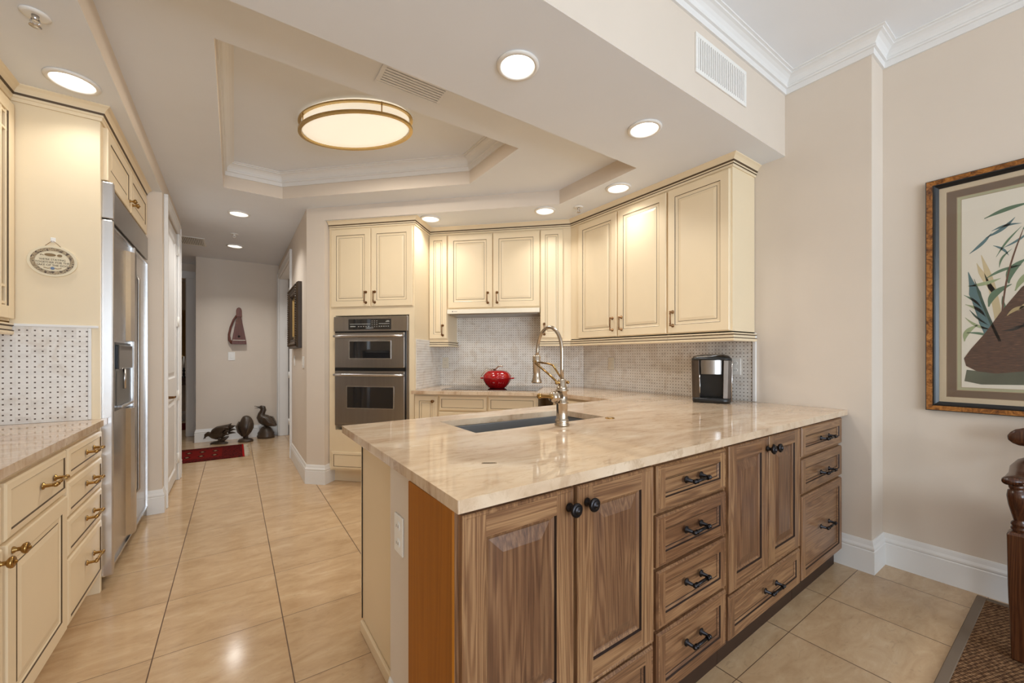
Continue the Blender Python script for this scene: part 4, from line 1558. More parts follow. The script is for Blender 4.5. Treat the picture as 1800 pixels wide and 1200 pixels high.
for a in range(5):
    an = PI + (a - 2) * 0.55
    if a == 2:
        pts = [(-0.02, 0, 0.172), (-0.05, -0.012, 0.184), (-0.085, -0.024, 0.182), (-0.112, -0.034, 0.166), (-0.134, -0.042, 0.140), (-0.150, -0.048, 0.112)]
        m.tube(pts, [(0.003, 0.004), (0.003, 0.009), (0.003, 0.012), (0.003, 0.012), (0.003, 0.009), (0.002, 0.003)], 10)
        continue
    L = 0.06
    pts = [(-0.02, 0, 0.172)] + [(-0.02 + L * f * math.cos(an), L * f * math.sin(an), 0.174 + 0.012 * math.sin(PI * f)) for f in (0.3, 0.6, 0.85, 1.0)]
    m.tube(pts, [(0.003, 0.004), (0.003, 0.010), (0.003, 0.010), (0.003, 0.006), (0.002, 0.002)], 10)
m.build('stem_handle', M['nickel'], pot)

# ------------------------------------------------------------------ coffee maker
cm = thing('coffee_maker', 'graphite and black single-cup coffee maker on the counter by the right wall', 'coffee maker', (2.76, 1.53, ZC), -math.radians(62))
# local: front -y, width x
hw_, dp = 0.118, 0.15
m = MB()


def rbox_loft(mb, levels, mat=0, n=8, smooth=True):
    """levels: (z, x half width, y front, y back, corner radius)"""
    vs, fs = [], []
    cnt = None
    for z, hx, yf, yb, r in levels:
        ring = []
        for cx, cy, a0 in ((hx - r, yf + r, -PI / 2), (hx - r, yb - r, 0), (-hx + r, yb - r, PI / 2), (-hx + r, yf + r, PI)):
            for k in range(n + 1):
                a = a0 + PI / 2 * k / n
                zz = z(cx + r * math.cos(a), cy + r * math.sin(a)) if callable(z) else z
                ring.append((cx + r * math.cos(a), cy + r * math.sin(a), zz))
        cnt = len(ring)
        vs += ring
    for i in range(len(levels) - 1):
        for k in range(cnt):
            j = (k + 1) % cnt
            fs.append((i * cnt + k, i * cnt + j, (i + 1) * cnt + j, (i + 1) * cnt + k))
    mb.add(vs, fs, mat, smooth)
    o = len(mb.v) - len(vs)
    mb.f.append(tuple(o + k for k in reversed(range(cnt))))
    mb.f.append(tuple(o + (len(levels) - 1) * cnt + k for k in range(cnt)))
    mb.mi += [mat, mat]
    mb.sm += [False, False]


# rear body + two front cheeks leave the cup bay open
rbox_loft(m, [(0.004, 0.116, 0.02, 0.155, 0.03), (0.03, 0.118, 0.02, 0.157, 0.03), (0.22, 0.126, 0.02, 0.165, 0.03), (0.285, 0.127, 0.02, 0.165, 0.035)])
m.build('rear_shell', M['greyplastic'], cm)
m = MB()
for sx in (-1, 1):
    xa, xb = (0.070, 0.118)
    pts = [(sx * xa, 0.02), (sx * xa, -0.118), (sx * (xb - 0.02), -0.112), (sx * xb, -0.095), (sx * xb, 0.022)]
    if sx < 0:
        pts = pts[::-1]
    vs = [(x, y, 0.03) for x, y in pts] + [(x * 1.05, y, 0.29) for x, y in pts]
    n = 5
    m.add(vs, [(i, (i + 1) % n, (i + 1) % n + n, i + n) for i in range(n)] + [tuple(reversed(range(n))), tuple(range(n, 2 * n))], 0)
m.build('front_cheek', M['greyplastic'], cm, bevel=0.003)
MB().tube([(0.120, -0.093, 0.012), (0.123, -0.094, 0.15), (0.126, -0.095, 0.288)], 0.0045, 8).build('chrome_strip', M['steel_bright'], cm)
MB().tube([(-0.068, -0.120, 0.04), (-0.070, -0.121, 0.19)], 0.003, 8).build('chrome_strip', M['steel_bright'], cm)
MB().box(-0.07, 0.07, 0.005, 0.022, 0.03, 0.21).build('cup_bay', M['black'], cm)
m = MB()
seg = 20
prof = []
ring = [(0.070 * math.sin(PI * (k / seg - 0.5)), -0.10 - 0.036 * math.cos(PI * (k / seg - 0.5))) for k in range(seg + 1)] + [(0.07, 0.02), (-0.07, 0.02)]
n = len(ring)
zs = [0.195, 0.245, 0.246, 0.285]
for i, (z0, z1, kk) in enumerate(((0.195, 0.245, 1.0), (0.245, 0.290, 1.04))):
    vs = [(x * kk if kk == 1 else x * 1.0, y if y > 0 else y - (0.004 if kk > 1 else 0), z) for z in (z0, z1) for x, y in ring]
    m.add(vs, [(j, (j + 1) % n, (j + 1) % n + n, j + n) for j in range(n)] + [tuple(reversed(range(n))), tuple(range(n, 2 * n))], 0, False)
m.build('brew_head', M['steel'], cm)
m = MB()
rbox_loft(m, [(0.288, 0.124, -0.125, 0.163, 0.05), (0.298, 0.126, -0.128, 0.165, 0.05), (0.318, 0.108, -0.105, 0.15, 0.05), (0.328, 0.07, -0.07, 0.11, 0.045)])
m.build('lid', M['black'], cm)
MB().tube([(-0.10, -0.10, 0.312), (0, -0.118, 0.316), (0.07, -0.06, 0.328), (0.10, 0.05, 0.322)], 0.004, 8).build('chrome_strip', M['steel'], cm)
m = MB()
for k in range(5):
    m.box(-0.075 + k * 0.026, -0.06 + k * 0.026, -0.09, -0.078, 0.318, 0.3235)
m.build('button', M['slot'], cm)
m = MB()
rbox_loft(m, [(0.0, 0.112, -0.135, 0.03, 0.05), (0.006, 0.118, -0.14, 0.03, 0.05), (0.03, 0.118, -0.14, 0.03, 0.05), (0.034, 0.112, -0.135, 0.03, 0.05)])
m.build('drip_tray', M['black'], cm)

# ------------------------------------------------------------------ right-hand dining corner
rug = thing('sisal_rug', 'brown woven sisal rug on the floor at the lower right', 'rug', (0, 0, 0), 0)
t = NT('sisal_weave', 0.9, spec=0.1)
v = t.coords((1, 1, 1), (0, 0, 0.35))
vo = t.n('ShaderNodeTexVoronoi', feature='F1')
vo.inputs['Scale'].default_value = 78
vo.inputs['Randomness'].default_value = 0.25
t.l(v, vo.inputs['Vector'])
nn = t.noise(v, 7, 3)
cc = t.ramp(vo.outputs['Distance'], [(0.15, rgb(178, 142, 104)), (0.42, rgb(136, 102, 72)), (0.62, rgb(76, 53, 36))])
t.color(t.mix(0.35, cc, t.ramp(nn, [(0.3, (0.6, 0.6, 0.6, 1)), (0.7, (1, 1, 1, 1))]), 'MULTIPLY'))
t.bump(t.math('SUBTRACT', 1.0, vo.outputs['Distance']), 0.9, 0.006)
MB().box(0.3, 3.10, -2.4, 0.31, 0.0005, 0.010).build('weave', t.m, rug)
m = MB()
m.box(0.265, 3.135, 0.31, 0.343, 0.0005, 0.012).box(3.10, 3.135, -2.4, 0.31, 0.0005, 0.012).box(0.265, 0.3, -2.4, 0.31, 0.0005, 0.012).box(0.265, 3.135, -2.435, -2.4, 0.0005, 0.012)
m.build('binding', paint('rug_binding', rgb(116, 100, 84), 0.9, 0.08), rug, bevel=0.003)

# captain's chair facing the dining table, its side nearest the kitchen in view
ch = thing('captains_chair', 'dark mahogany armchair with turned arm post at the right edge', 'chair', (2.60, 0.168, 0.012), -PI / 2)
# local: front = -y -> world -x ; local x -> world -y
cw = 0.56


def chair_leg(x, y, top=0.515, tap=0.024, r=0.034):
    m = MB()
    lv = [(0.0, tap), (0.02, tap), (0.30, r * 0.95), (0.46, r), (top - 0.012, r * 1.02), (top, r * 0.85)]
    vs, fs = [], []
    for z, h in lv:
        vs += [(x - h, y - h, z), (x + h, y - h, z), (x + h, y + h, z), (x - h, y + h, z)]
    for i in range(len(lv) - 1):
        for k in range(4):
            j = (k + 1) % 4
            fs.append((i * 4 + k, i * 4 + j, i * 4 + 4 + j, i * 4 + 4 + k))
    fs += [(3, 2, 1, 0), tuple(range(len(vs) - 4, len(vs)))]
    m.add(vs, fs)
    m.build('leg', M['chair'], ch, bevel=0.006)


for x in (0.0, cw):
    chair_leg(x, 0.0)
    chair_leg(x, 0.44, 0.50)
m = MB()
m.box(0.02, cw - 0.02, -0.025, 0.025, 0.40, 0.49).box(0.02, cw - 0.02, 0.42, 0.46, 0.40, 0.49).box(-0.022, 0.022, 0.02, 0.43, 0.40, 0.49).box(cw - 0.022, cw + 0.022, 0.02, 0.43, 0.40, 0.49)
m.build('seat_rail', M['chair'], ch, bevel=0.004)
MB().box(0.025, cw - 0.025, 0.0, 0.43, 0.47, 0.515).build('seat', paint('seat_leather', rgb(84, 54, 34), 0.4, 0.1), ch, bevel=0.015)
for x, sgn in ((0.0, -1), (cw, 1)):
    m = MB()
    m.lathe([(0.03, 0.0), (0.030, 0.006), (0.022, 0.014), (0.026, 0.020), (0.026, 0.026), (0.021, 0.032), (0.025, 0.040), (0.023, 0.048), (0.016, 0.056), (0.018, 0.066), (0.027, 0.12), (0.029, 0.155), (0.025, 0.178), (0.018, 0.182), (0.022, 0.19), (0.022, 0.20), (0.016, 0.205)], (x + sgn * -0.0, 0, 0.505), (sgn * 0.05, -0.10, 1), 20)
    m.build('arm_post', M['chair'], ch)
    m = MB()
    pts = [(x + sgn * 0.03, -0.085, 0.725), (x + sgn * 0.018, -0.06, 0.727), (x + sgn * 0.006, -0.015, 0.728), (x + sgn * 0.012, 0.10, 0.728), (x + sgn * 0.022, 0.25, 0.73), (x + sgn * 0.01, 0.38, 0.735), (x - sgn * 0.02, 0.46, 0.745)]
    m.tube(pts, [(0.013, 0.016), (0.016, 0.03), (0.017, 0.036), (0.016, 0.028), (0.016, 0.026), (0.018, 0.03), (0.02, 0.02)], 14)
    m.build('arm', M['chair'], ch)
m = MB()
pts = [(-0.068, 0.452, 0.832)] + [(-0.066 + (cw + 0.132) * f, 0.455 + 0.05 * math.sin(PI * f), 0.832 + 0.03 * math.sin(PI * f)) for f in (0.012, 0.035, 0.07, 0.12, 0.2, 0.35, 0.5, 0.65, 0.8, 0.88, 0.93, 0.965, 0.988)] + [(cw + 0.068, 0.452, 0.832)]
rad = [(0.012, 0.006), (0.027, 0.011), (0.038, 0.014), (0.044, 0.016), (0.044, 0.017)] + [(0.042, 0.018)] * 5 + [(0.044, 0.017), (0.044, 0.016), (0.038, 0.014), (0.027, 0.011), (0.012, 0.006)]
m.tube(pts, rad, 18)
m.build('crest_rail', M['chair'], ch)
for k in range(5):
    x = 0.09 + (cw - 0.18) * k / 4
    MB().tube([(x, 0.44, 0.49), (x, 0.455, 0.65), (x, 0.475, 0.83)], [0.011, 0.014, 0.009], 12).build('spindle', M['chair'], ch)

# framed bird print (only its left part is in the photo)
fp = thing('framed_print', 'large framed print of a brown bird among green bamboo on the right wall', 'picture', (XP, 0.534, 0.937), -PI / 2)
PW, PH = 0.98, 1.26


def frame_rect(mb, w, h, prof, mat=None):
    """prof (inset, y, material of the band that follows)"""
    for i in range(len(prof) - 1):
        a, ya, mt = prof[i]
        b, yb, _ = prof[i + 1]
        A = [(a, ya, a), (w - a, ya, a), (w - a, ya, h - a), (a, ya, h - a)]
        B = [(b, yb, b), (w - b, yb, b), (w - b, yb, h - b), (b, yb, h - b)]
        mb.add(A + B, [(0, 1, 5, 4), (1, 2, 6, 5), (2, 3, 7, 6), (3, 0, 4, 7)], mt)


burl = NT('burl_wood', 0.25)
nb = burl.noise(burl.coords((1, 1, 1)), 28, 6, 0.7, 1.5)
burl.color(burl.ramp(nb, [(0.35, rgb(74, 40, 14)), (0.5, rgb(140, 86, 34)), (0.65, rgb(176, 118, 54))]))
m = MB()
frame_rect(m, PW, PH, [(0, 0, 0), (0, -0.03, 0), (0.004, -0.034, 1), (0.027, -0.03, 0), (0.033, -0.031, 0), (0.038, -0.024, 0), (0.050, -0.016, 0), (0.050, -0.004, 0)])
m.build('frame', [M['black'], burl.m], fp)
m = MB()
frame_rect(m, PW, PH, [(0.048, -0.012, 0), (0.074, -0.012, 0), (0.076, -0.0105, 2), (0.079, -0.0105, 1), (0.114, -0.009, 2), (0.117, -0.008, 3), (0.130, -0.007, 2), (0.132, -0.006, 3)])
mats_ = [paint('mat_tan', rgb(198, 180, 152), 0.8, 0.02), paint('mat_brown', rgb(112, 92, 74), 0.8, 0.04), paint('mat_line', rgb(150, 128, 100), 0.7, 0.05), paint('mat_green', rgb(168, 164, 132), 0.8, 0.03)]
m.build('mount', mats_, fp)
MB().box(0.125, PW - 0.125, -0.006, -0.002, 0.125, PH - 0.125).build('paper', paint('print_paper', rgb(222, 214, 198), 0.85, 0.02), fp)


def leaf(pts, w, y=-0.0066):
    """flat tapered printed stroke in x-z"""
    P = [Vector(p) for p in pts]
    L, Rr = [], []
    n = len(P)
    for i, p in enumerate(P):
        d = (P[min(i + 1, n - 1)] - P[max(i - 1, 0)]).normalized()
        q = Vector((-d.y, d.x))
        f = math.sin(PI * min(0.97, max(0.06, i / (n - 1)))) if not isinstance(w, list) else 1
        ww = w[i] if isinstance(w, list) else w * f
        L.append(p + q * ww)
        Rr.append(p - q * ww)
    m = MB()
    vs = [(p.x, y, p.y) for p in L] + [(p.x, y, p.y) for p in Rr]
    m.add(vs, [(i + n, i + n + 1, i + 1, i) for i in range(n - 1)])
    return m


def curve2(a, b, bend, n=10):
    a, b = Vector(a), Vector(b)
    d = b - a
    q = Vector((-d.y, d.x))
    return [a + d * (k / n) + q * (bend * math.sin(PI * k / n)) for k in range(n + 1)]


gA = paint('print_green', rgb(92, 116, 92), 0.8, 0.25)
gB = paint('print_pale_green', rgb(150, 160, 120), 0.8, 0.2)
gC = paint('print_blue_green', rgb(84, 110, 112), 0.8, 0.3)
gT = paint('print_tan_cane', rgb(196, 178, 140), 0.8, 0.12)
bt = NT('print_bird_brown', 0.8)
nbd = bt.noise(bt.coords((3, 1, 14)), 14, 4, 0.6, 0.5)
bt.color(bt.ramp(nbd, [(0.35, rgb(64, 44, 34)), (0.6, rgb(96, 66, 48)), (0.75, rgb(124, 90, 62))]))
dnA = paint('print_dark_green', rgb(58, 78, 66), 0.8, 0.25)
cane_w = [0.021, 0.021, 0.020, 0.022, 0.019, 0.019, 0.018, 0.021, 0.012, 0.006, 0.001]
leaf(curve2((0.245, 0.36), (0.155, 0.74), 0.012), cane_w).build('painted_cane', gC, fp)
leaf(curve2((0.262, 0.37), (0.176, 0.70), 0.012), [0.005] * 9 + [0.002, 0.0005], y=-0.0068).build('painted_cane', dnA, fp)
leaf(curve2((0.262, 0.44), (0.20, 0.82), -0.02), [0.013] * 7 + [0.012, 0.009, 0.005, 0.001], y=-0.0064).build('painted_cane', gT, fp)
leaf(curve2((0.245, 0.62), (0.185, 0.78), 0.03), [0.009] * 8 + [0.006, 0.003, 0.001], y=-0.0064).build('painted_cane', gT, fp)
strokes = [((0.21, 1.005), (0.36, 1.045), 0.05, 0.010, gA), ((0.16, 0.835), (0.235, 0.925), -0.04, 0.007, gC),
           ((0.215, 0.905), (0.31, 0.985), -0.08, 0.008, gC), ((0.235, 0.935), (0.33, 0.95), 0.10, 0.006, gC),
           ((0.155, 0.665), (0.265, 0.69), -0.06, 0.009, gB), ((0.225, 0.55), (0.30, 0.655), 0.16, 0.014, gA),
           ((0.215, 0.695), (0.33, 0.745), 0.08, 0.007, gA), ((0.29, 0.66), (0.345, 0.775), 0.15, 0.015, gA),
           ((0.31, 0.62), (0.40, 0.73), 0.12, 0.012, gB), ((0.145, 0.57), (0.215, 0.50), 0.10, 0.007, gB),
           ((0.145, 0.50), (0.24, 0.43), -0.10, 0.006, gB), ((0.14, 0.62), (0.20, 0.55), 0.06, 0.005, gA),
           ((0.142, 0.375), (0.19, 0.46), 0.16, 0.011, gB), ((0.15, 0.42), (0.235, 0.395), 0.08, 0.006, gA),
           ((0.16, 0.54), (0.225, 0.455), -0.05, 0.004, dnA), ((0.25, 0.80), (0.33, 0.935), 0.04, 0.004, gA),
           ((0.24, 0.86), (0.29, 0.80), 0.10, 0.005, gC), ((0.27, 0.84), (0.36, 0.91), -0.06, 0.005, gC),
           ((0.26, 0.745), (0.30, 0.83), 0.12, 0.004, gA), ((0.34, 0.80), (0.44, 0.87), 0.10, 0.009, gA),
           ((0.40, 0.86), (0.55, 0.98), 0.06, 0.010, gC), ((0.45, 0.95), (0.62, 1.02), -0.08, 0.009, gA),
           ((0.36, 0.98), (0.50, 0.93), 0.08, 0.008, gB), ((0.30, 0.49), (0.27, 0.60), 0.08, 0.006, gA)]
for a, b_, bd_, w, mt in strokes:
    leaf(curve2(a, b_, bd_), w).build('painted_leaf', mt, fp)
leaf(curve2((0.268, 0.50), (0.335, 0.92), 0.03), [0.003] * 8 + [0.0025, 0.002, 0.001], y=-0.0067).build('painted_twig', paint('print_twig', rgb(104, 74, 58), 0.8, 0.1), fp)
leaf(curve2((0.335, 0.92), (0.40, 1.12), -0.05), [0.0025] * 8 + [0.002, 0.0015, 0.001], y=-0.0067).build('painted_twig', gA, fp)
# brown bird body, plain generic shape
body = [(0.140, 0.285), (0.148, 0.245), (0.185, 0.218), (0.25, 0.208), (0.34, 0.222), (0.46, 0.26), (0.60, 0.33), (0.72, 0.44), (0.77, 0.58), (0.75, 0.72), (0.68, 0.80), (0.58, 0.82), (0.48, 0.77), (0.40, 0.705), (0.33, 0.635), (0.27, 0.53), (0.21, 0.41), (0.165, 0.335)]
MB().plate(body, -0.0068, -0.0062).build('painted_bird', bt.m, fp)
m = MB()
for k in range(9):
    a = (0.285 + 0.035 * k, 0.50 + 0.022 * k)
    m2 = leaf(curve2(a, (a[0] + 0.07, a[1] + 0.04), 0.15), 0.008, y=-0.0072)
    m.add(m2.v, m2.f)
m.build('painted_feather', paint('print_cream_feather', rgb(186, 164, 118), 0.8, 0.2), fp)
m = MB()
for k in range(8):
    a = (0.268 + 0.03 * k, 0.425 + 0.016 * k)
    m2 = leaf(curve2(a, (a[0] + 0.075, a[1] + 0.03), -0.12), 0.006, y=-0.0072)
    m.add(m2.v, m2.f)
m.build('painted_feather', paint('print_dark_feather', rgb(46, 42, 40), 0.8, 0.1), fp)
MB().plate([(0.142, 0.165), (0.20, 0.150), (0.50, 0.16), (0.83, 0.165), (0.83, 0.25), (0.60, 0.262), (0.36, 0.225), (0.24, 0.212), (0.15, 0.225)], -0.0066, -0.006).build('painted_ground', paint('print_ground', rgb(92, 94, 78), 0.8, 0.5), fp)
MB().box(0.05, PW - 0.05, -0.0155, -0.0135, 0.05, PH - 0.05).build('glass', M['pane'], fp)

# ------------------------------------------------------------------ hall
IR = -YAW            # local x along image right


def birdbody(mb, sec, seg=16):
    mb.tube([s_[0] for s_ in sec], [s_[1] for s_ in sec], seg)


# right bird: upright duck with open bill on a rock
b = thing('bird_statue', 'dark carved duck standing on a rock with its open bill raised, by the door casing', 'statue', (0.395, 7.17, 0), IR, 'dark bird statues')
m = MB()
birdbody(m, [((0.165, 0, 0.185), 0.004), ((0.13, 0, 0.19), (0.014, 0.03)), ((0.08, 0, 0.215), (0.048, 0.06)), ((0.02, 0, 0.25), (0.078, 0.082)), ((-0.035, 0, 0.285), (0.082, 0.085)), ((-0.068, 0, 0.325), (0.066, 0.07)), ((-0.068, 0, 0.362), (0.046, 0.048)), ((-0.052, 0, 0.392), (0.039, 0.038)), ((-0.040, 0, 0.422), (0.042, 0.039)), ((-0.046, 0, 0.452), (0.041, 0.037)), ((-0.075, 0, 0.462), (0.029, 0.028)), ((-0.10, 0, 0.459), (0.015, 0.017))])
m.tube([(-0.095, 0, 0.463), (-0.135, 0, 0.474), (-0.175, 0, 0.482)], [(0.008, 0.012), (0.005, 0.013), (0.002, 0.008)], 10)
m.tube([(-0.095, 0, 0.455), (-0.135, 0, 0.452), (-0.168, 0, 0.450)], [(0.007, 0.011), (0.004, 0.012), (0.002, 0.007)], 10)
for sg in (-1, 1):
    m.tube([(-0.03, sg * 0.078, 0.30), (0.03, sg * 0.086, 0.265), (0.09, sg * 0.066, 0.215), (0.15, sg * 0.03, 0.185)], [(0.03, 0.008), (0.052, 0.014), (0.036, 0.012), (0.004, 0.004)], 12)
    m.cyl((0.0, sg * 0.03, 0.10), (0.005, sg * 0.03, 0.20), 0.014, 10)
m.build('bird_body', M['bird'], b)
m = MB()
m.lathe([(0.122, 0), (0.126, 0.03), (0.115, 0.055), (0.118, 0.075), (0.095, 0.105), (0.085, 0.13), (0.06, 0.16), (0.0001, 0.19)], (0.0, 0, 0), seg=11, sy=0.8)
m.build('rock_base', M['bird'], b)
# middle bird: seen from behind, head tucked
b = thing('bird_statue', 'dark carved bird with its head tucked down, middle of the three by the wall', 'statue', (0.135, 7.01, 0), IR, 'dark bird statues')
m = MB()
birdbody(m, [((0.0, -0.02, 0.06), 0.012), ((0.0, -0.015, 0.085), (0.04, 0.03)), ((0.0, 0, 0.14), (0.072, 0.07)), ((0.0, 0.01, 0.20), (0.095, 0.092)), ((0.0, 0.015, 0.25), (0.094, 0.09)), ((0, 0.02, 0.295), (0.082, 0.076)), ((-0.005, 0.026, 0.33), (0.065, 0.062)), ((-0.006, 0.032, 0.352), (0.050, 0.05)), ((-0.006, 0.036, 0.366), (0.03, 0.03)), ((-0.006, 0.038, 0.371), 0.004)])
for sg in (-1, 1):
    m.tube([(sg * 0.075, -0.02, 0.29), (sg * 0.088, -0.04, 0.22), (sg * 0.062, -0.055, 0.15), (sg * 0.02, -0.045, 0.08)], [(0.012, 0.025), (0.014, 0.042), (0.012, 0.034), 0.004], 12)
    m.cyl((sg * 0.025, 0.0, 0.03), (sg * 0.02, 0, 0.10), 0.014, 10)
m.build('bird_body', M['bird'], b)
MB().lathe([(0.10, 0), (0.102, 0.018), (0.088, 0.035), (0.05, 0.05), (0.0001, 0.055)], seg=13, sy=0.8).build('rock_base', M['bird'], b)
# left bird: stooping with wings raised
b = thing('bird_statue', 'dark carved bird stooping with head low and tail raised, left of the three', 'statue', (-0.178, 7.06, 0), IR, 'dark bird statues')
m = MB()
birdbody(m, [((0.175, 0, 0.285), (0.003, 0.006)), ((0.13, 0, 0.255), (0.020, 0.034)), ((0.08, 0, 0.212), (0.058, 0.066)), ((0.015, 0, 0.168), (0.088, 0.09)), ((-0.05, 0, 0.135), (0.082, 0.082)), ((-0.095, 0, 0.122), (0.050, 0.05)), ((-0.125, 0, 0.127), (0.032, 0.032)), ((-0.155, 0, 0.136), (0.032, 0.029)), ((-0.185, 0, 0.118), (0.026, 0.025)), ((-0.20, 0, 0.098), (0.012, 0.013))])
m.tube([(-0.198, 0, 0.10), (-0.212, 0, 0.08), (-0.222, 0, 0.062)], [0.008, 0.006, 0.002], 8)
m.tube([(-0.19, 0, 0.098), (-0.198, 0, 0.08), (-0.20, 0, 0.066)], [0.006, 0.005, 0.002], 8)
for sg in (-1, 1):
    m.tube([(-0.05, sg * 0.07, 0.15), (0.04, sg * 0.084, 0.19), (0.11, sg * 0.08, 0.225), (0.18, sg * 0.06, 0.24)], [(0.03, 0.008), (0.055, 0.014), (0.03, 0.011), (0.006, 0.004)], 12)
    for q in range(3):
        m.tube([(0.10, sg * 0.05, 0.14 + q * 0.03), (0.15, sg * (0.06 + q * 0.01), 0.145 + q * 0.045), (0.188, sg * 0.07, 0.14 + q * 0.05)], [0.017, 0.014, 0.003], 8)
    m.cyl((0.02, sg * 0.03, 0.02), (0.02, sg * 0.03, 0.13), 0.014, 10)
m.build('bird_body', M['bird'], b)
m = MB()
m.lathe([(0.12, 0), (0.118, 0.012), (0.08, 0.03), (0.0001, 0.04)], seg=12, sy=0.55)
m.tube([(0.0, 0, 0.02), (0.06, 0, 0.06), (0.13, 0, 0.10)], [0.03, 0.03, 0.012], 10)
m.build('rock_base', M['bird'], b)

# red runner
rr = thing('oriental_rug', 'small red oriental runner rug on the hall floor in front of the birds', 'rug', (0, 0, 0), 0)
t = NT('red_rug_pattern', 0.95, spec=0.05)
v = t.coords()
sp = t.n('ShaderNodeSeparateXYZ')
t.l(v, sp.inputs[0])
cx_ = t.math('SUBTRACT', t.math('FRACT', t.math('DIVIDE', sp.outputs[0], 0.135)), 0.5)
cy_ = t.math('SUBTRACT', t.math('FRACT', t.math('DIVIDE', t.math('SUBTRACT', sp.outputs[1], 6.115), 0.265)), 0.5)
dia = t.math('ADD', t.math('MULTIPLY', t.math('ABSOLUTE', cx_), 1.0), t.math('MULTIPLY', t.math('ABSOLUTE', cy_), 0.9))
med = t.ramp(dia, [(0.0, rgb(60, 30, 24)), (0.08, rgb(150, 120, 92)), (0.13, rgb(150, 116, 86)), (0.16, rgb(44, 18, 17)), (0.27, rgb(56, 22, 20)), (0.31, rgb(108, 25, 21)), (1, rgb(102, 24, 20))])
by = t.math('ABSOLUTE', t.math('SUBTRACT', sp.outputs[1], 6.38))
edge = t.math('GREATER_THAN', by, 0.275)
wv = t.n('ShaderNodeTexNoise')
wv.inputs['Scale'].default_value = 60
t.l(v, wv.inputs['Vector'])
bcol = t.ramp(wv.outputs['Fac'], [(0.42, rgb(44, 18, 18)), (0.52, rgb(112, 28, 24)), (0.62, rgb(60, 24, 20))])
endm = t.math('GREATER_THAN', sp.outputs[0], -0.13)
mk = t.math('MAXIMUM', edge, endm)
c0 = t.mix(mk, med, bcol)
red_end = t.math('MULTIPLY', t.math('GREATER_THAN', sp.outputs[0], 0.085), 1.0)
c1 = t.mix(red_end, c0, rgb(150, 26, 22))
t.color(c1)
MB().box(-1.25, 0.105, 5.965, 6.79, 0.0005, 0.008).build('pile', t.m, rr)
m = MB()
random.seed(4)
for k in range(46):
    y = 5.975 + 0.81 * k / 45
    m.tube([(0.104, y, 0.005), (0.13, y + random.uniform(-0.01, 0.01), 0.004), (0.16 + random.uniform(-0.015, 0.012), y + random.uniform(-0.02, 0.02), 0.003)], [0.004, 0.003, 0.002], 5)
o = m.build('fringe', paint('fringe_wool', rgb(196, 182, 160), 0.9, 0.1), rr)

# harp on the end wall
hp = thing('wall_harp', 'reddish-brown wooden harp hanging on the hall end wall', 'harp', (0.052, YE, 1.42), 0)
body = [(-0.085, 0.0), (0.098, 0.0), (0.098, 0.035), (0.028, 0.43), (-0.020, 0.43), (-0.085, 0.035)]
MB().plate(body, -0.075, 0).build('sound_box', M['harp'], hp, bevel=0.004)
MB().plate([(-0.03, 0.405), (0.040, 0.405), (0.040, 0.50), (0.030, 0.535), (0.005, 0.55), (-0.02, 0.535), (-0.03, 0.50)], -0.08, 0).build('head', M['harp'], hp, bevel=0.006)
MB().tube([(-0.025, -0.04, 0.43), (-0.062, -0.04, 0.36), (-0.098, -0.04, 0.25), (-0.118, -0.04, 0.14), (-0.112, -0.04, 0.06), (-0.078, -0.04, 0.01)], [0.012, 0.013, 0.013, 0.014, 0.018, 0.02], 12).build('pillar', M['harp'], hp)
MB().lathe([(0.016, 0), (0.016, 0.002), (0.0001, 0.002)], (0.005, -0.075, 0.115), (0, -1, 0), 16).build('sound_hole', M['dark'], hp)
MB().box(-0.072, 0.085, -0.08, -0.075, 0.055, 0.063).build('bridge', M['almond'], hp)
m = MB()
for k in range(6):
    m.cyl((-0.045 + k * 0.018, -0.079, 0.06), (-0.012 + k * 0.007, -0.079, 0.42), 0.0008, 5)
m.build('string', M['brass'], hp)

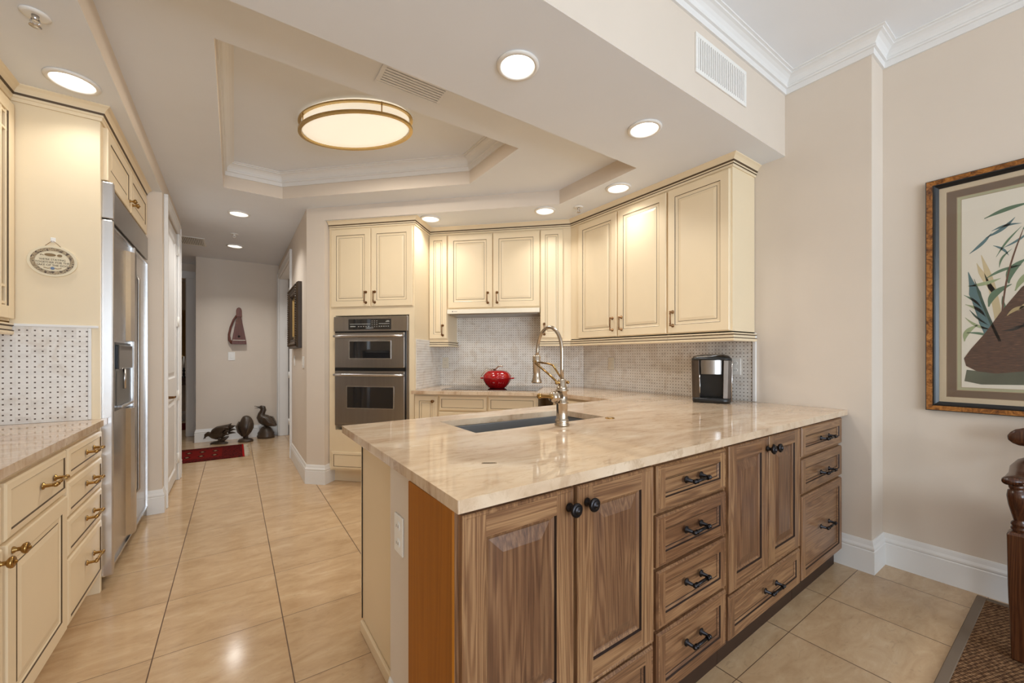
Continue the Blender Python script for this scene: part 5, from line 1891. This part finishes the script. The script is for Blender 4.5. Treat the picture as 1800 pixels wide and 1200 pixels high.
# carved frame on the right hall wall
cfm = thing('carved_mirror', 'dark ornately carved frame with mirror on the right side of the hall', 'mirror', (0.578, 5.44, 1.325), -PI / 2)
W_, H_ = 0.76, 0.69
m = MB()
frame_rect(m, W_, H_, [(0, 0, 0), (0, -0.035, 0), (0.01, -0.05, 0), (0.05, -0.055, 0), (0.075, -0.04, 0), (0.09, -0.045, 0), (0.10, -0.03, 0), (0.10, -0.012, 0)])
for k in range(26):
    a = k / 25
    for (x, z) in ((0.035 + (W_ - 0.07) * a, 0.035), (0.035 + (W_ - 0.07) * a, H_ - 0.035), (0.035, 0.035 + (H_ - 0.07) * a), (W_ - 0.035, 0.035 + (H_ - 0.07) * a)):
        m.ball((x, -0.052, z), 0.014, 8, 6)
m.build('frame', paint('carved_dark_wood', rgb(66, 52, 38), 0.4, 0.25), cfm)
m = MB()
frame_rect(m, W_, H_, [(0.10, -0.014, 0), (0.135, -0.022, 0), (0.14, -0.012, 0)])
m.build('inner_slip', M['gold'], cfm)
MB().box(0.10, W_ - 0.10, -0.012, -0.006, 0.10, H_ - 0.10).build('glass', M['mirror'], cfm)

# room beyond the far doorway
pt = thing('framed_painting', 'dark oil painting in a gold frame in the room beyond the hall', 'picture', (-1.75, 10.0, 1.20), 0)
m = MB()
frame_rect(m, 0.99, 0.93, [(0, 0, 0), (0, -0.03, 0), (0.03, -0.045, 0), (0.06, -0.02, 0), (0.07, -0.012, 0)])
m.build('frame', M['gold'], pt)
MB().box(0.065, 0.925, -0.014, -0.004, 0.065, 0.865).build('canvas', M['canvas'], pt)
cn = thing('console_table', 'dark wood console table under the painting in the far room', 'table', (-1.9, 9.62, 0), 0)
MB().box(0, 1.25, 0, 0.36, 0.80, 0.84).build('table_top', M['chair'], cn, bevel=0.004)
MB().box(0.04, 1.21, 0.03, 0.33, 0.70, 0.80).build('apron', M['chair'], cn)
for x in (0.05, 1.15):
    for y in (0.04, 0.28):
        MB().box(x, x + 0.05, y, y + 0.04, 0, 0.70).build('leg', M['chair'], cn)
cd = thing('candlestick', 'dark candlestick with a white candle on the console table', 'candlestick', (-0.785, 9.78, 0.84), 0)
MB().lathe([(0.05, 0), (0.05, 0.01), (0.015, 0.03), (0.022, 0.06), (0.012, 0.10), (0.024, 0.13), (0.01, 0.16), (0.026, 0.18), (0.0001, 0.182)], seg=16).build('stick', M['blackmetal'], cd)
MB().cyl((0, 0, 0.18), (0, 0, 0.40), 0.013, 12).build('candle', M['white'], cd)
tag(MB().box(-1.9, -0.6, 8.7, 9.55, 0.0005, 0.008).build('far_rug', t.m), 'dark patterned rug on the floor of the far room', 'rug')
